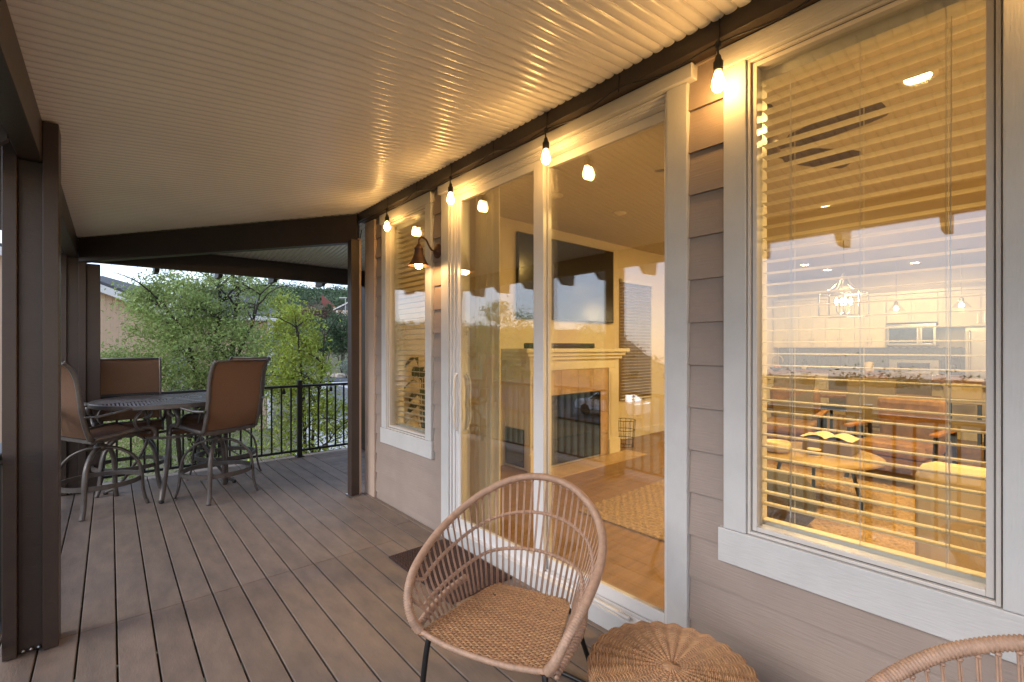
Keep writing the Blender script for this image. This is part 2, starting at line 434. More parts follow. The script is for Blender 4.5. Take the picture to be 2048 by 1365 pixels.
mk('corner_board', B().box(1.9285, 2.05, 4.4255, 4.475, -.15, 2.69), 'peach', wall, bev=.003)
b = B()
zz = -.1
while zz < 2.7: b.prism([(2.055, HY1+.0225, zz), (2.055, HY1, zz), (2.055, HY1, zz+.199), (2.055, HY1+.009, zz+.199)], (10, 0, 0)); zz += .1875
mk('siding', b, 'siding', wall)

def trimset(p, y0, y1, z0, z1, lo=.14):
    tl, tr = part('trim', p), None
    mk('head_trim', B().box(1.915, WX, y0-.10, y1+.115, z1+.0, z1+.085), 'trim', p, bev=.003)
    mk('side_trim', B().box(1.925, WX, y0-.09, y0-.001, z0+.001, z1-.001), 'trimv', p, bev=.003)
    mk('side_trim', B().box(1.925, WX, y1+.001, y1+.09, z0+.001, z1-.001), 'trimv', p, bev=.003)
    bpy.data.objects.remove(tl)
    if lo: mk('sill_trim', B().box(1.9225, WX, y0-.105, y1+.112, z0-lo, z0-.0005), 'trim', p, bev=.003)
def ring(b, x0, x1, y0, y1, z0, z1, t):
    b.box(x0, x1, y0, y0+t, z0, z1); b.box(x0, x1, y1-t, y1, z0, z1)
    b.box(x0, x1, y0+t, y1-t, z0, z0+t); b.box(x0, x1, y0+t, y1-t, z1-t, z1); return b
def wood_win(y0, y1, z0, z1, lab):
    p = part('window', house); p['label'] = lab
    trimset(p, y0, y1, z0, z1)
    mk('frame', ring(B(), 1.935, 2.005, y0+.002, y1-.002, z0+.002, z1-.002, .011), 'vinyl', p, bev=.002)
    mk('gasket', ring(B(), 1.9485, 2.004, y0+.013, y1-.013, z0+.013, z1-.013, .004), 'gasket', p)
    mk('sash', ring(B(), 1.946, 2.003, y0+.017, y1-.017, z0+.017, z1-.017, .017), 'vinyl', p, bev=.002)
    mk('pane', B().box(1.972, 1.975, y0+.03, y1-.03, z0+.03, z1-.03), 'glass', p)
    mk('pane', B().box(1.990, 1.993, y0+.03, y1-.03, z0+.03, z1-.03), 'glass', p)
    mk('jamb', ring(B(), 2.006, 2.099, y0+.001, y1-.001, z0+.001, z1-.001, .014), 'white', p)
wood_win(*BW, 'tall window nearest the wicker chairs with open blinds behind it')
wood_win(*SW, 'narrow tall window between the corner board and the wall lamp')

# sliding door
dr = part('sliding_door', house)
y0, y1, z1 = DR[0], DR[1], DR[3]
mk('head_trim', B().box(1.905, WX, y0-.135, y1+.125, z1+.003, z1+.068), 'trim', dr, bev=.004)
mk('side_trim', B().box(1.925, WX, y0-.10, y0-.001, -.02, z1+.002), 'trimv', dr, bev=.003)
mk('side_trim', B().box(1.925, WX, y1+.001, y1+.105, -.02, z1+.002), 'trimv', dr, bev=.003)
mk('sill_board', B().box(1.926, 1.96, y0, y1, .0, .093), 'trim', dr, bev=.003)
b = B()
for (xa, xb, t) in ((1.935, 1.950, .012), (1.9505, 1.962, .030), (1.9625, 2.08, .040)):
    b.box(xa, xb, y0+.002, y0+.002+t*.7, .095, z1); b.box(xa, xb, y1-.002-t*1.45, y1-.002, .095, z1)
    b.box(xa, xb, y0+.002+t*.7, y1-.002-t*1.45, z1-t*.8, z1)
for k in range(4): b.box(1.9635+.027*k, 1.9665+.027*k, y0+.03, y1-.06, .095, .112)
b.box(1.93, 2.085, y0+.002, y1-.002, .06, .0945)
mk('frame', b, 'vinylw', dr, bev=.0015)
def sash(ya, yb, x0, x1, sl, sr, lo, hi, hz=.105):
    b = B(); b.box(x0, x1, ya, ya+sr, hz, z1-.034); b.box(x0, x1, yb-sl, yb, hz, z1-.034)
    b.box(x0, x1, ya+sr, yb-sl, hz, hz+lo); b.box(x0, x1, ya+sr, yb-sl, z1-.034-hi, z1-.034)
    mk('sash', b, 'vinylw', dr, bev=.003)
    xm = (x0+x1)/2
    mk('pane', B().box(xm-.009, xm-.006, ya+sr-.004, yb-sl+.004, hz+lo-.004, z1-.03-hi), 'glass', dr)
    mk('pane', B().box(xm+.007, xm+.010, ya+sr-.004, yb-sl+.004, hz+lo-.004, z1-.03-hi), 'glass', dr)
sash(1.984, 2.905, 1.966, 1.996, .050, .085, .068, .05)
sash(1.168, 2.045, 2.006, 2.036, .064, .034, .068, .05)
hd = catmull([(1.964, 2.888, .83), (1.945, 2.892, .845), (1.93, 2.884, .90), (1.926, 2.888, .98), (1.933, 2.882, 1.04), (1.926, 2.888, 1.10), (1.93, 2.884, 1.18), (1.945, 2.892, 1.235), (1.964, 2.888, 1.25)], 4)
mk('handle', B().tube(hd, .009, 8), 'vinylw', dr, True)
mk('handle_plate', B().box(1.9600, 1.9655, 2.873, 2.903, .80, 1.28), 'vinylw', dr, bev=.002)
mk('handle', B().tube([(2.045-.0, p.y, p.z) if 0 else (3.992-p.x, p.y-.02, p.z) for p in hd], .009, 6), 'vinylw', dr, True)
mk('security_bar', B().tube([(1.945, 1.66, .113), (1.93, 1.35, .113)], .010, 8), 'vinylw', dr, True)

# ================================================================== PATIO COVER
cover = thing('patio_cover', 'lean-to patio cover with corrugated pale underside, dark brown beams and ledger above the deck', 'patio cover', (0, 3, 2.3))
def zc1(x): return 2.773-(1.85-x)*.111
def zc2(y): return 2.773-(y-4.45)*.125
def hipx(y): return 1.85-(y-4.45)*(2.11/1.87)
def hipy(x): return 4.45+(1.85-x)*(1.87/2.11)
prof = []   # one rib: rounded lobe hanging down, then a narrow groove
for k in range(9):
    t = k/8; prof.append((.0515*t*.90+.0018, -.0062*math.sin(math.pi*t)**.6))
prof += [(.0500, .008), (.0530, .008)]
PIT = .0532
pts = []; yv = -2.4
while yv < 6.5:
    for (a, h_) in prof: pts.append((yv+a, h_))
    yv += PIT
P = []
for (yy, h_) in pts:
    xe = 1.853 if yy < 4.45 else max(-.55, hipx(yy))
    xa = -.62
    P.append([(xa+(xe-xa)*q, yy, zc1(xa+(xe-xa)*q)+h_) for q in (0, .5, 1)])
mk('corrugated_panel', B().grid(P), 'soffit', cover, True)
pts = []; xv = -.5
while xv < 5.4:
    for (a, h_) in prof: pts.append((xv+a, h_))
    xv += PIT
P = []
for (xx, h_) in pts:
    ys_ = max(4.478, hipy(xx)) if xx < 1.85 else 4.478
    P.append([(xx, ys_+(6.85-ys_)*q, zc2(ys_+(6.85-ys_)*q)+h_) for q in (0, .5, 1)])
mk('corrugated_panel', B().grid(P), 'soffit', cover, True)
b = B()
b.prism([(-.62, -2.4, zc1(-.62)+.02), (1.96, -2.4, zc1(1.96)+.02), (1.96, -2.4, zc1(1.96)+.06), (-.62, -2.4, zc1(-.62)+.06)], (0, 6.86, 0))
b.v += []
i = len(b.v)
for dz in (.02, .06):
    b.v += [(-.62, 4.46, zc1(-.62)+dz), (1.85, 4.46, 2.773+dz), (-.62, 6.65, zc1(-.62)+dz)]
b.f += [(i, i+1, i+2), (i+3, i+5, i+4), (i, i+3, i+4, i+1), (i+1, i+4, i+5, i+2), (i+2, i+5, i+3, i)]
i = len(b.v)
for dz in (.022, .062):
    b.v += [(1.85, 4.46, zc2(4.46)+dz), (5.4, 4.46, zc2(4.46)+dz), (5.4, 6.85, zc2(6.85)+dz), (-.62, 6.85, zc2(6.85)+dz), (-.62, 6.65, zc2(6.65)+dz)]
b.f += [(i, i+1, i+2, i+3, i+4)[::-1], (i+5, i+6, i+7, i+8, i+9)] + [(i+k, i+(k+1) % 5, i+5+(k+1) % 5, i+5+k) for k in range(5)]
mk('sky_block_roof', b, 'roofing', cover)  # unseen upper sheet, added to block the sky above the panels
mk('ledger', B().box(1.850, 1.9405, -2.4, 4.50, 2.692, 2.790), 'beam', cover, bev=.002)
mk('outer_beam', B().prism([(-.327, -2.4, 2.34), (-.2445, -2.4, 2.34), (-.2445, -2.4, 2.531), (-.327, -2.4, 2.522)], (0, 8.95, 0)), 'brown', cover, bev=.003)
mk('outer_beam', B().box(-.24, 5.3, 6.33, 6.41, 2.315, 2.525), 'beam', cover, bev=.003)
ha, hb = V((-.21, 6.30, 0)), V((1.86, 4.475, 0)); hd_ = (hb-ha).normalized(); hn = V((hd_.y, -hd_.x, 0))
b = B()
pp = [ha+V((0, 0, 2.295)), hb+V((0, 0, 2.485)), hb+V((0, 0, 2.755)), ha+V((0, 0, 2.525))]
b.prism([p+hn*.042 for p in pp], -hn*.084)
mk('hip_beam', b, 'beam', cover, bev=.003)
tm = None
for k in range(15):
    yy = -2.0+.61*k
    mk('rafter_tail', B().prism([(-.329, yy, 2.50), (-.329, yy, 2.33), (-.40, yy, 2.262), (-.60, yy, 2.262), (-.62, yy, 2.46)], (0, .045, 0)), 'beam', cover)
for k in range(9):
    xx = -.23+.6*k
    mk('rafter_tail', B().prism([(xx, 6.412, 2.48), (xx, 6.412, 2.32), (xx, 6.46, 2.285), (xx, 6.70, 2.285), (xx, 6.72, 2.45)], (.045, 0, 0)), 'beam', cover)

def post3(name, lab, x, y, d=.14, ztop=2.50, extra=False):
    t = thing(name, lab, 'post', (x, y, 0), group='dark brown posts carrying the patio cover')
    mk('flange', B().box(x-.094, x-.046, y, y+d, .004, ztop-.02), 'brown', t, bev=.003)
    mk('core', B().box(x-.0455, x+.0375, y+.035, y+d-.01, .004, 2.338), 'brown', t, bev=.002)
    mk('flange', B().box(x+.038, x+.094, y-.003, y+d, .004, zc1(x+.06)-.012 if not extra else 2.30), 'brown', t, bev=.003)
    b = B()
    for k in range(3): b.ball((x-.028+k*.026, y+.024, .016), .008, n=8, m=5)
    mk('screw_head', b, 'steel', t, True)
    return t
post3('porch_post', 'thick dark brown post beside the deck edge nearest the camera, built of three boards', -.282, 3.14)
p2 = post3('porch_post', 'dark brown corner post behind the swivel chairs at the far deck corner', -.275, 6.27, extra=True)
mk('side_board', B().box(-.180, -.075, 6.30, 6.40, .004, 2.29), 'brown', p2, bev=.003)
t = thing('porch_post', 'slim dark brown post standing in front of the house corner', 'post', (1.80, 4.45, 0), group='dark brown posts carrying the patio cover')
mk('shaft', B().box(1.762, 1.842, 4.405, 4.50, .004, 2.50), 'brown', t, bev=.003)
mk('side_board', B().box(1.8425, 1.872, 4.43, 4.50, .004, 2.52), 'peach', t, bev=.002)  # strip added; golden lamplight on the post put into its colour
mk('base_bracket', B().box(1.752, 1.852, 4.398, 4.52, .001, .010), 'steel', t)
t = post3('porch_post', 'dark brown post at the far rail past the house corner', 2.80, 6.28, extra=True)

# ================================================================== RAILINGS
bal = mesh(B().box(-.0095, .0095, -.0095, .0095, .095, .915), 'baluster')
def railing(lab, x0, y0, x1, y1, posts, postmesh):
    t = thing('deck_railing', lab, 'railing', ((x0+x1)/2, (y0+y1)/2, 0), group='black metal railings along the deck edge')
    T = V((x1-x0, y1-y0, 0)); L_ = T.length; T.normalize(); S_ = V((T.y, -T.x, 0)); c = V(((x0+x1)/2, (y0+y1)/2, 0))
    mk('top_rail', B().ob((c.x, c.y, .935), T, S_, (0, 0, 1), L_/2, .024, .016), 'black', t, bev=.003)
    mk('bottom_rail', B().ob((c.x, c.y, .082), T, S_, (0, 0, 1), L_/2, .016, .014), 'black', t, bev=.002)
    n = int(L_/.115)
    for k in range(n):
        p = V((x0, y0, 0))+T*((k+.5)*L_/n)
        if any(abs((p-V((q[0], q[1], 0))).length) < .05 for q in posts): continue
        o = mk('baluster', bal, 'black', t); o.location = (p.x-c.x, p.y-c.y, 0)
    for q in posts:
        mk('rail_post', B().box(q[0]-.028, q[0]+.028, q[1]-.028, q[1]+.028, .008, 1.0), 'black', t, bev=.003)
        mk('rail_post_cap', B().box(q[0]-.032, q[0]+.032, q[1]-.032, q[1]+.032, 1.0005, 1.012), 'black', t, bev=.002)
        mk('rail_post_foot', B().box(q[0]-.05, q[0]+.05, q[1]-.05, q[1]+.05, .001, .010), 'black', t)
    return t
RY = 6.50
railing('black metal picket railing along the far deck end behind the swivel chairs', -.12, RY, 5.1, RY, [(1.90, RY), (3.9, RY)], 0)
railing('black metal picket railing along the open side of the deck', -.41, -2.2, -.41, 6.45, [(-.41, .9), (-.41, -1.2)], 0)

# ================================================================== STRING LIGHTS
def bulb_prof(s=1):
    return [(.004*s, 0), (.0125*s, -.004*s), (.0165*s, -.018*s), (.0235*s, -.040*s), (.0255*s, -.055*s), (.022*s, -.070*s), (.012*s, -.081*s), (.002*s, -.084*s)]
sock = mesh(B().lathe([(.004, .055), (.010, .045), (.013, .03), (.019, .022), (.019, -.012), (.016, -.014)], n=14), 'socket', True)
bulbm = mesh(B().lathe(bulb_prof(), n=16), 'bulb', True)
sl = thing('string_light', 'black cord with glowing pear shaped bulbs hanging from the ledger over the door and windows', 'string light', (1.84, 2, 2.7))
BY = [3.795, 2.79, 1.832, .862, -.11, -1.08]
LX = 1.838
cord = [(1.86, 4.52, 2.56), (1.845, 4.45, 2.66)]
for k in range(len(BY)):
    cord.append((LX, BY[k], 2.665))
    if k < len(BY)-1:
        m_ = (BY[k]+BY[k+1])/2
        cord += [(LX, BY[k]*.75+BY[k+1]*.25, 2.645), (LX, m_, 2.69), (LX, BY[k]*.25+BY[k+1]*.75, 2.65)]
mk('cord', B().tube(catmull(cord, 6), .0042, 6), 'cord', sl, True)
mk('cord', B().tube(catmull([(1.845, 4.45, 2.69), (1.80, 4.49, 2.60), (1.80, 4.52, 2.52), (1.87, 4.50, 2.48), (1.90, 4.49, 2.62)], 6), .0042, 6), 'cord', sl, True)
b = B()
for k, y in enumerate(BY):
    for yy in ((y, (BY[k]+BY[k+1])/2) if k < len(BY)-1 else (y,)): b.tube([(LX+.004, yy, 2.67), (LX+.009, yy, 2.768)], .0025, 5)
mk('hook_wire', b, 'cord', sl)
t0 = off(sl)
for y in BY:
    x = LX-.001
    mk('drop_cord', B().tube([(x, y, 2.668), (x-.003, y, 2.64), (x, y, 2.60)], .0042, 6).lathe([(.004, .0), (.012, .004), (.012, .022), (.006, .03)], (x, y, 2.645), 8), 'cord', sl, True)
    s_ = mk('socket', sock, 'cord', sl); s_.location = V((x, y, 2.568))-t0
    u_ = mk('bulb', bulbm, 'bulb', s_); u_.location = (0, 0, -.014)
rl = thing('string_light', 'black cord with small unlit clear bulbs tied along the railing', 'string light', (.5, 6.46, .9))
bulbc = mesh(B().lathe(bulb_prof(.85), n=12), 'clear_bulb', True)
cp_ = []; spots = []
xx = 4.7
while xx > .2:
    cp_.append((xx, 6.468, .935)); spots.append((xx, 6.466)); cp_.append((xx-.25, 6.468, .905)); xx -= .60
cp_ += [(-.1, 6.46, .93)]
cp2 = [];
yy = 6.0
while yy > -1.5:
    cp2.append((-.378, yy, .935)); spots.append((-.376, yy)); cp2.append((-.378, yy-.27, .905)); yy -= .62
mk('cord', B().tube(catmull(cp_, 5), .004, 5), 'cord', rl, True)
mk('cord', B().tube(catmull([(-.1, 6.46, .93)]+cp2, 5), .004, 5), 'cord', rl, True)
t0 = off(rl)
for (x, y) in spots:
    s_ = mk('socket', sock, 'cord', rl); s_.location = V((x, y, .86))-t0
    u_ = mk('bulb', bulbc, 'bulbglass', s_); u_.location = (0, 0, -.014)
    mk('drop_cord', B().tube([(x, y, .935), (x, y, .90)], .004, 5), 'cord', rl)

# wall lamp
wl = thing('wall_lamp', 'rust bronze gooseneck barn lamp glowing on the wall between narrow window and door', 'wall lamp', (1.94, 3.125, 2.2))
b = B(); c = V((1.942, 3.127, 2.203))
q = B().lathe([(.058, 0), (.058, .006), (.05, .014), (.036, .016), (.030, .028), (.012, .034)], (0, 0, 0), 24)
b.v = [(c.x-z, c.y+x*.98, c.z+y_) for x, y_, z in q.v]; b.f = q.f
mk('backplate', b, 'bronze', wl, True)
mk('gooseneck', B().tube(catmull([(1.915, 3.127, 2.20), (1.885, 3.127, 2.205), (1.86, 3.127, 2.235), (1.835, 3.127, 2.275), (1.80, 3.127, 2.288), (1.775, 3.127, 2.265), (1.772, 3.127, 2.23)], 6), .0075, 10), 'bronze', wl, True)
sx, sy, sz = 1.772, 3.127, 2.068
mk('shade', B().lathe([(.079, 0), (.076, .006), (.058, .035), (.036, .085), (.030, .120), (.034, .124), (.034, .136), (.020, .150), (.013, .168), (.001, .170)], (sx, sy, sz), 28, False)
   .lathe([(.078, .001), (.057, .034), (.034, .084), (.028, .12)], (sx, sy, sz), 28, False), 'bronze', wl, True)
mk('bulb', B().ball((sx, sy, sz+.004), .027, n=14, m=10), 'sconceb', wl, True)

# ================================================================== DOORMAT
b = B(); yy = 2.20
b.box(1.45, 1.905, 2.20, 2.97, .001, .010)
dm = thing('doormat', 'dark brown woven doormat on the boards before the sliding door', 'doormat', (1.68, 2.6, 0))
mk('backing', b, 'mat_', dm)
b = B()
for i in range(24):
    for j in range(42):
        x = 1.46+.0185*i+(.005 if j % 2 else 0); y = 2.215+.018*j
        b.ball((x, y, .011), .0095, .0125, .0065, 6, 4)
mk('woven_loop', b, 'mat_', dm, True, kind='stuff')

# ================================================================== WICKER CHAIRS
def wrapped(path_pts, r, wrap=.0046, n=10, amp=.13):
    L_ = sum((V(path_pts[i+1])-V(path_pts[i])).length for i in range(len(path_pts)-1))
    N = int(L_/wrap)*3
    cum = [0]
    for i in range(len(path_pts)-1): cum.append(cum[-1]+(V(path_pts[i+1])-V(path_pts[i])).length)
    out = []; sc_ = []; j = 0
    for k in range(N+1):
        s_ = L_*k/N
        while j < len(cum)-2 and cum[j+1] < s_: j += 1
        t = (s_-cum[j])/max(1e-9, cum[j+1]-cum[j]); out.append(V(path_pts[j]).lerp(V(path_pts[j+1]), t))
        sc_.append((1, 1, 1-amp)[k % 3])
    return B().tube(out, r, n, scale=sc_)
def helix(path, r, rs, pitch, ph=0, n=5):
    path = [V(p) for p in path]; cum = [0]
    for i in range(len(path)-1): cum.append(cum[-1]+(path[i+1]-path[i]).length)
    N = int(cum[-1]/pitch*8); j = 0; out = []
    for k in range(N+1):
        s_ = cum[-1]*k/N
        while j < len(cum)-2 and cum[j+1] < s_: j += 1
        t = (s_-cum[j])/max(1e-9, cum[j+1]-cum[j]); p = path[j].lerp(path[j+1], t)
        T = (path[j+1]-path[j]).normalized(); N1 = T.cross(V((0, 0, 1))).normalized(); N2 = T.cross(N1)
        a = 2*math.pi*s_/pitch+ph
        out.append(p+N1*r*math.cos(a)+N2*r*math.sin(a))
    return out
RIM = [(-.235, .245, .432), (-.247, .275, .48), (-.228, .305, .545), (-.15, .333, .605), (0, .345, .668), (.14, .322, .725), (.25, .255, .788), (.325, .14, .845), (.352, 0, .865)]
RIMF = RIM+[(x, -y, z) for x, y, z in RIM[-2::-1]]
rim = catmull(RIMF, 14)
SEATC = [(-.235, .245, .430), (-.12, .235, .428), (.0, .222, .424), (.13, .202, .42), (.19, .175, .418), (.215, .11, .416), (.225, 0, .415)]
SEF = SEATC+[(x, -y, z) for x, y, z in SEATC[-2::-1]]
sed = catmull(SEF, 18)
_cum = {}
def at(poly, t):
    k = id(poly)
    if k not in _cum:
        c = [0]
        for i in range(len(poly)-1): c.append(c[-1]+(poly[i+1]-poly[i]).length)
        _cum[k] = c
    c = _cum[k]; s_ = t*c[-1]; i = 0
    while i < len(c)-2 and c[i+1] < s_: i += 1
    return poly[i].lerp(poly[i+1], (s_-c[i])/max(1e-9, c[i+1]-c[i]))
wc = thing('wicker_chair', 'round backed tan wicker chair standing in front of the sliding door', 'wicker chair', (0, 0, 0), group='woven wicker tub chairs')
ob = lambda name, b, mat, smooth=True, kind=None: mk(name, b, mat, wc, smooth, kind=kind, world=False)
ob('rim', wrapped(rim, .0165, .0082, amp=.20), 'wick')
ob('seat_edge', wrapped(catmull([(-.235, .245, .430), (-.252, .12, .422), (-.256, 0, .42), (-.252, -.12, .422), (-.235, -.245, .430)], 8), .0105, .009), 'wick')
# woven seat
b = B(); K = 46
def seatp(u, v):     # u front to back, v across -1..1
    a = -.25+u*.47
    hw = .245+(.175-.245)*max(0, u)**1.3
    if u > .85: hw *= 1-.10*((u-.85)/.15)**2
    z = .430-.014*u-.018*math.sin(math.pi*min(1, u))*(1-v*v)
    return V((a, hw*v, z))
b.grid([[seatp(i/20, -1+j/10)-V((0, 0, .004)) for j in range(21)] for i in range(21)])
ob('seat_gap_shade', b, 'weave_shade')  # dark sheet painted as the shade in the weave's gaps
b = B(); NS, NV = 48, 30
def strip(pts, wdir, wd, z):
    P = [[], [], [], []]
    rows = []
    for p, h_ in pts:
        rows.append([p-wdir*wd*.5+V((0, 0, h_-.0012)), p-wdir*wd*.2+V((0, 0, h_+.0006)), p+wdir*wd*.2+V((0, 0, h_+.0006)), p+wdir*wd*.5+V((0, 0, h_-.0012))])
    b.grid(rows)
for i in range(NS):
    u = (i+.5)/NS; pts = []
    for j in range(NV*4+1):
        v = -1+2*j/(NV*4); pts.append((seatp(u, v), .0021*math.sin(math.pi*(j/4)+math.pi*i)))
    strip(pts, V((1, 0, 0)), .0088, 0)
for j in range(NV):
    v = -1+2*(j+.5)/NV; pts = []
    for i in range(NS*2+1):
        u = i/(NS*2); pts.append((seatp(u, v), -.0018*math.cos(math.pi*(i/2)+math.pi*j)*0+.0005))
    strip(pts, V((0, 1, 0)), .0060, 0)
ob('seat_weave', b, 'wick2', False)
# spokes, each a pair of canes
NSP = 46
for k in range(NSP):
    t = .05+.90*k/(NSP-1)
    a, c = at(sed, t), at(rim, .10+.80*k/(NSP-1))
    d = (c-a); T = (at(sed, min(1, t+.01))-at(sed, max(0, t-.01))).normalized()
    out_ = V((a.x, a.y, 0)).normalized()
    mid = a.lerp(c, .5)+out_*.006
    b = B()
    for s_ in (-1, 1):
        b.tube([a+T*.0030*s_, mid+T*.0026*s_, c+T*.0026*s_-d.normalized()*.010], .0025, 6)
    kn = c-d.normalized()*.019
    b.ball(kn, .0072, .0072, .0052, 7, 5)
    for h_ in (1/3, 2/3):
        p = a.lerp(c, h_)+out_*.006*(1-abs(2*h_-1)); b.ball(p, .0078, .0078, .0065, 7, 5)
    ob('cane', b, 'wick')
for h_, te in ((1/3, .065), (2/3, .095)):
    path = [at(rim, te)]
    for k in range(3, 58):
        t = k/60; tt = min(1, max(0, (t-.10)/.80))
        a, c = at(sed, .05+.90*tt), at(rim, t)
        hh = h_ if .12 < t < .88 else h_+.0*(0)
        q = a.lerp(c, hh)+V((a.x, a.y, 0)).normalized()*.008
        if t > te+.03 and t < 1-te-.03: path.append(q)
    path.append(at(rim, 1-te)); path = catmull(path, 2)
    ob('braid', B().tube(helix(path, .0042, 1, .020), .0040, 6).tube(helix(path, .0042, 1, .020, math.pi), .0040, 6), 'wick')
# side plaits where rim meets seat
for s_ in (-1, 1):
    pth = catmull([(-.236, s_*.268, .428), (-.12, s_*.282, .438), (.0, s_*.285, .452), (.11, s_*.262, .466)], 6)
    ob('plait', B().tube(helix(pth, .008, 1, .030), .0075, 6).tube(helix(pth, .008, 1, .030, math.pi), .0075, 6), 'wick')
# black legs
for s_ in (-1, 1):
    ob('leg', B().tube(catmull([(-.16, s_*.17, .412), (-.20, s_*.215, .405), (-.215, s_*.23, .36), (-.235, s_*.245, .15), (-.245, s_*.25, .02), (-.235, s_*.245, .0115)], 6), .0105, 10), 'black')
    ob('leg', B().tube(catmull([(.12, s_*.13, .405), (.18, s_*.165, .395), (.215, s_*.185, .35), (.30, s_*.225, .13), (.325, s_*.235, .03), (.32, s_*.23, .0115)], 6), .0105, 10), 'black')
ob('foot_bar', B().tube(catmull([(.32, .23, .0115), (.345, .12, .0115), (.355, 0, .0115), (.345, -.12, .0115), (.32, -.23, .0115)], 6), .0100, 8), 'black')
ob('foot_bar', B().tube([(-.235, .245, .0115), (-.235, -.245, .0115)], .0100, 8), 'black')
ob('under_frame', B().tube([(-.17, .17, .405), (.14, .13, .402), (.14, -.13, .402), (-.17, -.17, .405)], .0095, 8, True), 'black')
WC_LOC, WC_R = (1.155, 1.345, 0), math.atan2(.40, .917)
wc.location = WC_LOC; wc.rotation_euler = (0, 0, WC_R)
dup(wc, (1.10, -.05, 0), math.atan2(-.28, .96), 'second tan wicker chair, only its curved rim showing below the big window')

# wicker side table
TX, TY, TR, TH = 1.355, .785, .262, .425
wt = thing('wicker_side_table', 'round honey wicker drum table between the wicker chairs', 'side table', (TX, TY, 0))
mk('core', B().lathe([(.001, TH-.012), (TR-.03, TH-.010), (TR-.012, TH-.035), (TR-.02, TH-.10), (TR-.05, .2), (TR-.02, .02)], (TX, TY, 0), 40, False), 'weave_shade', wt, True)  # dark inner surface painted as shade behind the weave
NSK = 26
def tprof(s_):      # s along the profile from centre out then down
    if s_ < TR-.02: return (s_, TH+.004*math.cos(s_/TR*math.pi*.5)-(.007 if s_ < .03 else .0), 0, 1)
    q = s_-(TR-.02)
    if q < .03:
        a = q/.03*math.pi/2; return (TR-.02+.02*math.sin(a), TH-.02+.02*math.cos(a), math.sin(a), math.cos(a))
    q -= .03; z = TH-.02-q
    return (TR-.03*math.sin(math.pi*min(1, max(0, (TH-.02-z)/(TH-.02)))), z, 1, 0)
b = B(); s_ = .012; k = 0
SEG = NSK*6
while True:
    r_, z_, nr, nz_ = tprof(s_)
    if z_ < .012: break
    pts = []
    for j in range(SEG):
        a = 2*math.pi*j/SEG
        h_ = .0013*math.cos(NSK*a/2+math.pi*(k % 2)) if s_ > .03 else 0
        h_ += .0034*math.cos(a*NSK)*min(1, s_/.12)
        rr = r_+nr*h_
        pts.append(V((TX+rr*math.cos(a), TY+rr*math.sin(a), z_+nz_*h_)))
    b.tube(pts, .0026, 5, True)
    s_ += .0054; k += 1
mk('weave', b, 'wick2', wt, True)
b = B()
for j in range(NSK):
    a = 2*math.pi*j/NSK; pts = []
    for q in range(30):
        s_ = .01+q*(TR+.35)/30; r_, z_, nr, nz_ = tprof(s_)
        if z_ < .01: break
        pts.append(V((TX+(r_-.001*nr)*math.cos(a), TY+(r_-.001*nr)*math.sin(a), z_-.001*nz_)))
    b.tube(pts, .0042, 6)
mk('spoke', b, 'wick2', wt, True)
b = B()
for j in range(9):
    a = math.pi*j/9
    b.tube([(TX-.03*math.cos(a), TY-.03*math.sin(a), TH+.003), (TX+.004*math.sin(a), TY+.004*math.cos(a), TH+.008), (TX+.03*math.cos(a), TY+.03*math.sin(a), TH+.003)], .0038, 6)
mk('centre_knot', b, 'wick2', wt, True)

# ================================================================== BAR SET
TBX, TBY = .50, 5.88
bt = thing('bar_table', 'round bar height table with cast lattice top among the four swivel chairs', 'table', (TBX, TBY, 0))
ZT = .93; RT = .66
mk('rim', B().lathe([(RT-.035, ZT-.004), (RT-.004, ZT), (RT, ZT-.008), (RT, ZT-.040), (RT-.008, ZT-.044), (RT-.012, ZT-.014), (RT-.035, ZT-.014), (RT-.035, ZT-.004)], (TBX, TBY, 0), 64, False), 'castmetal', bt)
b = B()
for rr in (.05, .23, .44): b.lathe([(rr-.012, ZT-.003), (rr+.012, ZT-.003), (rr+.012, ZT-.012), (rr-.012, ZT-.012), (rr-.012, ZT-.003)], (TBX, TBY, 0), 48, False)
mk('lattice_ring', b, 'castmetal', bt)
b = B()
for sec in range(4):
    th = R(20)+sec*math.pi/2
    ax, ay = V((math.cos(th), math.sin(th), 0)), V((-math.sin(th), math.cos(th), 0))
    b.ob(V((TBX, TBY, ZT-.0075))+ax*(RT/2), ax, ay, (0, 0, 1), RT/2-.02, .012, .005)
    dg = (ax+ay).normalized()
    for k in range(1, 22):
        q = k*.030
        for (aa, bb) in ((ax, ay), (ay, ax)):
            st_ = aa*q; d_ = (aa*.35+bb).normalized()
            # run until the bisector or the rim
            L1 = 0
            while True:
                p_ = st_+d_*L1
                if p_.length > RT-.03 or p_.dot(bb) > p_.dot(aa): break
                L1 += .01
            if L1 > .02: b.ob(V((TBX, TBY, ZT-.0085))+st_+d_*(L1/2), d_, V((-d_.y, d_.x, 0)), (0, 0, 1), L1/2, .0088, .0035)
mk('lattice', b, 'castmetal', bt)
for k, (fx, fy) in enumerate(((.36, 5.39), (-.033, 6.08), (1.008, 5.71), (.62, 6.41))):
    d = V((fx-TBX, fy-TBY, 0)).normalized(); ct = V((TBX, TBY, 0)); f_ = V((fx, fy, 0))
    pth = catmull([ct+d*.30+V((0, 0, ZT-.015)), ct+d*.24+V((0, 0, .78)), ct+d*.215+V((0, 0, .60)), ct+d*.26+V((0, 0, .42)), ct+d*.37+V((0, 0, .22)), ct+d*.47+V((0, 0, .07)), f_+V((0, 0, .02))], 5)
    mk('leg', B().bar(pth, .042, .022, V((-d.y, d.x, 0))), 'castmetal', bt, True)
    mk('glide', B().lathe([(.018, .001), (.022, .012), (.012, .03)], (fx, fy, 0), 10), 'rubber', bt)
